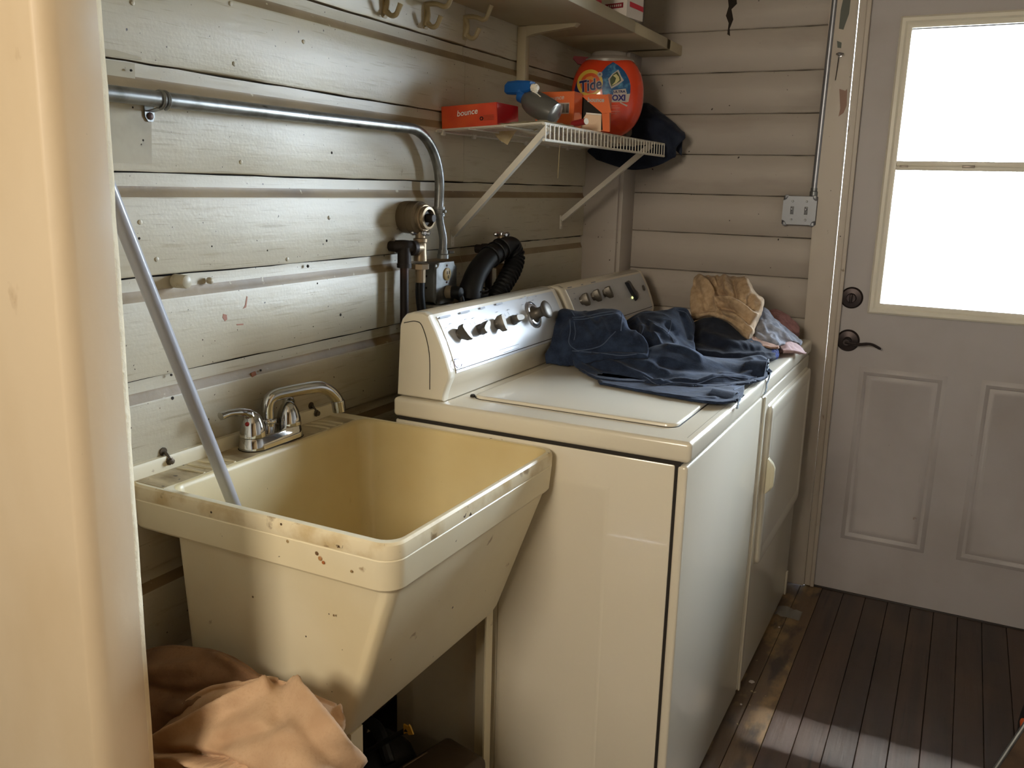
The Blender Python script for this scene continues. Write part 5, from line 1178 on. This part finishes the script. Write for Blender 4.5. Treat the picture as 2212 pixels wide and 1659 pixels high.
one('dusty_pink_towel', [
    [(1655, 672, 1.33), (1680, 668, 1.36), (1704, 682, 1.37), (1722, 698, 1.38), (1727, 706, 1.385)],
    [(1658, 688, 1.28), (1680, 686, 1.29), (1704, 700, 1.31), (1720, 708, 1.34), (1728, 712, 1.36)],
    [(1662, 705, 1.24), (1682, 708, 1.25), (1704, 716, 1.28), (1718, 719, 1.32), (1727, 718, 1.35)]],
    fabric('dusty_pink_terry', lin(168, 122, 120), lin(140, 98, 98), 60, 420, .95, .7), 'dusty pink towel folded at the back corner of the dryer', 'towel', amp=.004, freq=22, floorz=TOP-.002, back=.05, seed=10)
one('pale_pink_cloth', [
    [(1684, 746, 1.07), (1702, 738, 1.12), (1718, 740, 1.16), (1730, 748, 1.18)], [(1688, 753, 1.045), (1704, 748, 1.07), (1720, 750, 1.11), (1736, 757, 1.15)], [(1692, 757, 1.03), (1706, 757, 1.05), (1722, 758, 1.08), (1741, 765, 1.13)]],
    fabric('pale_pink_cotton', lin(206, 176, 174), lin(186, 154, 154), 50), 'pale pink cloth with its tip over the dryer front edge', 'cloth', amp=.003, freq=30, floorz=TOP-.006, back=.03, seed=11)

# dark bundle at the end of the wire shelf
one('navy_bag', [
    [(1368, 236, 1.455), (1390, 224, 1.46), (1412, 231, 1.46), (1448, 258, 1.465), (1476, 284, 1.47)],
    [(1362, 262, 1.41), (1392, 256, 1.40), (1420, 266, 1.405), (1450, 280, 1.42), (1481, 297, 1.44)],
    [(1356, 300, 1.40), (1392, 300, 1.385), (1425, 310, 1.39), (1448, 316, 1.41), (1462, 318, 1.43)],
    [(1272, 322, 1.41), (1330, 334, 1.405), (1385, 334, 1.395), (1430, 334, 1.405), (1460, 336, 1.43)],
    [(1288, 345, 1.415), (1340, 362, 1.41), (1375, 367, 1.405), (1420, 358, 1.41), (1455, 341, 1.43)]],
    fabric('dark_navy_nylon', lin(24, 30, 46), lin(34, 42, 60), 20, 500, .55, .2), 'dark navy bag drooping over the far end of the wire shelf', 'bag', amp=.010, freq=15, floorz=1.30, back=.02, seed=12, drop=.05, tuck=False)

# rag on the wire shelf with a corner hanging through
M['rag'] = fabric('cream_rag', lin(206, 192, 156), lin(186, 168, 128), 40)
bm = B(); g = []
P0 = [(.105, .445), (.300, .440), (.306, .56), (.28, .66), (.11, .68)]
for i in range(13):
    r_ = []
    for j in range(13):
        s_, t_ = i/12, j/12; x = .172+.128*s_; y = .44+(.18+.03*s_)*t_
        r_.append(bm.verts.new((x, y, wz(x)+.0035+abs(mnoise.noise(Vector((x*30, y*30, 0))))*.008)))
    g.append(r_)
for i in range(12):
    for j in range(12): bm.faces.new((g[i][j], g[i+1][j], g[i+1][j+1], g[i][j+1]))
rag = fin('cleaning_rag', bm, M['rag'], sharp=180); tag(rag, 'cream rag spread under the spray bottle, one corner hanging through the wire shelf', 'cloth')
bm = B(); q = [at(1066, 286, y=.585), at(1120, 276, y=.585), at(1108, 292, y=.585), at(1096, 313, y=.585), at(1078, 302, y=.585)]; prism(bm, q, (0, .003, 0)); fin('hanging_corner', bm, M['rag'], rag, smooth=False)
bm = B(); q = [at(1132, 273, y=.60), at(1170, 267, y=.58), at(1160, 280, y=.58), at(1150, 284, y=.59)]; prism(bm, q, (0, .003, 0)); fin('hanging_corner', bm, M['rag'], rag, smooth=False)
bm = B(); tube(bm, [at(1211, 300, y=.80), at(1208, 330, y=.80), at(1205, 385, y=.80)], .0011, 6); fin('loose_thread', bm, M['rag'], rag)

# ------------------------------------------------------------------ cloth heaps at the near end of the sink
M['canvas'] = fabric('tan_canvas', lin(204, 172, 140), lin(188, 154, 122), 14, 800, .8, .2)
M['canvas2'] = fabric('brown_canvas', lin(146, 112, 84), lin(122, 92, 68), 14, 800, .8, .2)
one('brown_canvas_bundle', [
    [(296, 1414, -.590), (350, 1404, -.592), (450, 1410, -.595), (520, 1436, -.595), (584, 1476, -.595)],
    [(290, 1470, -.625), (360, 1462, -.630), (450, 1468, -.630), (520, 1490, -.625), (590, 1500, -.610)],
    [(290, 1560, -.645), (360, 1556, -.650), (450, 1560, -.650), (520, 1560, -.640), (600, 1560, -.620)],
    [(290, 1900, -.66), (360, 1900, -.66), (450, 1900, -.66), (520, 1900, -.65), (600, 1900, -.63)]],
    M['canvas2'], 'dark brown canvas bundle under the left end of the sink', 'bundle', amp=.006, freq=8, floorz=.0, back=.004, seed=13, drop=.25, tuck=False, strokes=((((470, 1420), (520, 1450), (575, 1480)), 8, .012), (((300, 1480), (380, 1500), (480, 1490)), 12, -.014), (((320, 1550), (400, 1530), (440, 1500)), 10, .016), (((330, 1450), (420, 1440)), 14, .012)))
one('tan_canvas_bundle', [
    [(300, 1606, -.655), (345, 1572, -.655), (400, 1528, -.655), (448, 1499, -.655), (500, 1487, -.65), (545, 1482, -.65), (580, 1476, -.65), (630, 1489, -.648), (680, 1512, -.635), (728, 1532, -.620)],
    [(300, 1630, -.69), (345, 1606, -.70), (400, 1570, -.70), (448, 1546, -.70), (500, 1532, -.70), (545, 1528, -.71), (590, 1530, -.71), (645, 1540, -.70), (700, 1560, -.67), (738, 1575, -.635)],
    [(302, 1670, -.72), (345, 1650, -.73), (400, 1625, -.74), (448, 1605, -.745), (500, 1595, -.75), (545, 1590, -.755), (600, 1590, -.755), (660, 1600, -.74), (715, 1615, -.705), (752, 1628, -.655)],
    [(305, 1800, -.745), (345, 1780, -.755), (400, 1750, -.765), (448, 1740, -.77), (500, 1730, -.775), (545, 1730, -.78), (610, 1730, -.78), (675, 1740, -.765), (730, 1745, -.73), (775, 1750, -.68)],
    [(310, 2200, -.76), (345, 2200, -.77), (400, 2200, -.78), (448, 2200, -.785), (500, 2200, -.79), (545, 2200, -.79), (610, 2200, -.79), (675, 2200, -.78), (735, 2200, -.75), (790, 2200, -.70)]],
    M['canvas'], 'pale tan canvas bundle slumped against the near corner of the sink', 'bundle', amp=.004, freq=7, floorz=.0, back=.012, seed=14, drop=.3, tuck=False, nu=10, nv=14, strokes=(
    (((575, 1482), (520, 1512), (450, 1545), (380, 1584), (310, 1625)), 10, .026), (((560, 1478), (500, 1500), (430, 1530), (340, 1590)), 9, -.016),
    (((632, 1492), (662, 1540), (700, 1590), (760, 1659)), 13, .034), (((652, 1500), (690, 1548), (722, 1592), (775, 1655)), 9, -.030), (((728, 1534), (731, 1560), (733, 1605)), 5, .016), (((742, 1560), (745, 1610)), 6, -.014),
    (((325, 1632), (400, 1640), (490, 1662), (560, 1720)), 11, .030), (((310, 1625), (390, 1622), (470, 1640), (560, 1690)), 8, -.026), (((470, 1600), (560, 1570), (600, 1540)), 22, -.012)))
# ------------------------------------------------------------------ things under the sink and on the floor
bm = B(); rz = Matrix.Rotation(math.radians(-14), 3, 'Z')
box(bm, (.325, -.250, .001), (.450, -.070, .185), .018, 3, rz)
bc_ = fin('brown_case', bm, pmat('dark_brown_case', lin(70, 56, 40), .45, bumps=(('noise', 40, I3, .2, .004),)), base=(.39, -.13, 0)); tag(bc_, 'dark brown rounded case on the floor against the washer side', 'case')
bm = B(); p = at(1040, 1610, y=-.2); box(bm, (.340, -.22, .1845), (.344, -.15, .1858), .0006, 1, rz, (.39, -.16, .185)); fin('scuff', bm, pmat('scuff_brown', lin(110, 92, 70), .5), bc_)
tb = empty('tool_bag', (.20, -.15, 0), 'black tool bag with a small yellow tag in the shade under the sink', 'bag')
M['blackf'] = pmat('black_nylon', lin(20, 19, 18), .6, bumps=(('noise', 90, I3, .4, .003),))
bm = B(); rr = []
for z, sx, sy in ((.001, .085, .10), (.03, .095, .115), (.09, .092, .11), (.13, .075, .095), (.155, .05, .07), (.165, .02, .04)):
    rr.append([Vector((.205+sx*math.copysign(abs(math.cos(a))**.7, math.cos(a))+.008*math.sin(3*a+z*40), -.150+sy*math.copysign(abs(math.sin(a))**.7, math.sin(a))+.006*math.cos(4*a), z)) for a in [i*math.pi/14 for i in range(28)]])
rings_loft(bm, rr); fin('body', bm, M['blackf'], tb)
bm = B(); tube(bm, spline([(.14, -.10, .14), (.17, -.12, .19), (.22, -.14, .195), (.27, -.17, .15)], 6), .014, 10); fin('handle', bm, M['blackf'], tb)
c = at(879, 1577, y=-.215); bm = B(); prism(bm, [c+Vector((a, 0, b)) for a, b in ((-.008, -.012), (-.009, .010), (.002, .008), (.004, .013), (.008, .009), (.015, -.006), (.004, -.010), (.001, -.006))], (0, .004, 0)); fin('yellow_tag', bm, pmat('yellow_tag', lin(206, 160, 50), .5), tb, smooth=False)
bm = B(); tube(bm, [c+Vector((0, .004, 0)), (.20, -.17, .15)], .006, 8); fin('tag_strap', bm, M['blackf'], tb)
# crumpled clear scrap by the dryer foot
bm = B(); c = at(1700, 1318, z=0); g = []
for i in range(9):
    r_ = []
    for j in range(7):
        x, y = (i-4)*.010, (j-3)*.012; h = .004+abs(mnoise.noise(Vector((x*60, y*60, 1))))*.03*max(0, 1-(abs(i-3)/4)**2)
        r_.append(bm.verts.new((c.x+x+.010, c.y+y-.03, h)))
    g.append(r_)
for i in range(8):
    for j in range(6): bm.faces.new((g[i][j], g[i+1][j], g[i+1][j+1], g[i][j+1]))
sc_ = pmat('thin_clear_film', lin(150, 146, 140), .3)
sc_.node_tree.nodes['Principled BSDF'].inputs['Alpha'].default_value = .55
tag(fin('plastic_scrap', bm, sc_, sharp=180), 'crumpled clear plastic scrap on the floor at the dryer foot', 'scrap')
for u, v, w_ in ((1624, 1473, .008), (1601, 1522, .003), (1683, 1355, .003)):
    bm = B(); c = at(u, v, z=.002); prism(bm, [c+Vector((a*w_, b*w_, -.001)) for a, b in ((-1, -.5), (.2, -.9), (1, .2), (.3, .8), (-.7, .6))], (0, 0, .003)); tag(fin('lint_scrap', bm, M['greyp'], smooth=False), {.008: 'pale lint scrap on the floor halfway along the dryer front'}.get(w_, 'tiny pale crumb on the floor close to the washer corner' if v > 1500 else 'tiny pale crumb on the floor near the clear plastic scrap'), 'lint')
# metal-edged board at the lower right
e0 = at(2140, 1676, z=.002); e1_ = at(2216, 1562, y=e0.y+.04)
lb_ = empty('leaning_board', e0, 'brown board with a grey metal edge at the lower right corner', 'board')
d = (e1_-e0); sd = Vector((.30, .10, -.0))
bm = B(); tube(bm, [e0, e0+d*2.2], .0055, 10); fin('metal_edge', bm, M['galv'], lb_)
bm = B(); prism(bm, [e0+Vector((.004, .002, 0)), e0+Vector((.36, .10, 0)), e0+d*2.2+Vector((.15, .08, 0)), e0+d*2.2+Vector((.004, .002, 0))], (0, .012, 0)); fin('panel', bm, pmat('brown_board', lin(96, 74, 56), .6, layers=(('noise', 14, I3, .45, .7, lin(66, 50, 38), 5),)), lb_, smooth=False)
so_ = at(2200, 1600, y=.86)
sh_ = empty('shoe', (so_.x+.03, .88, 0), 'black shoe with an orange tip behind the metal-edged board', 'shoe')
bm = B(); rr = []
for z, a, b in ((.001, .048, .12), (.02, .050, .125), (.06, .046, .115), (.09, .036, .07)):
    rr.append([Vector((so_.x+.048+a*math.cos(t), .90+b*math.sin(t)+(.03 if z > .08 else 0), z)) for t in [i*math.pi/10 for i in range(20)]])
rings_loft(bm, rr); fin('upper', bm, M['blackf'], sh_)
bm = B(); box(bm, (so_.x-.004, .83, .052), (so_.x+.03, .87, .072), .008, 3); fin('orange_tip', bm, pmat('orange_rubber', lin(220, 96, 40), .5), sh_)
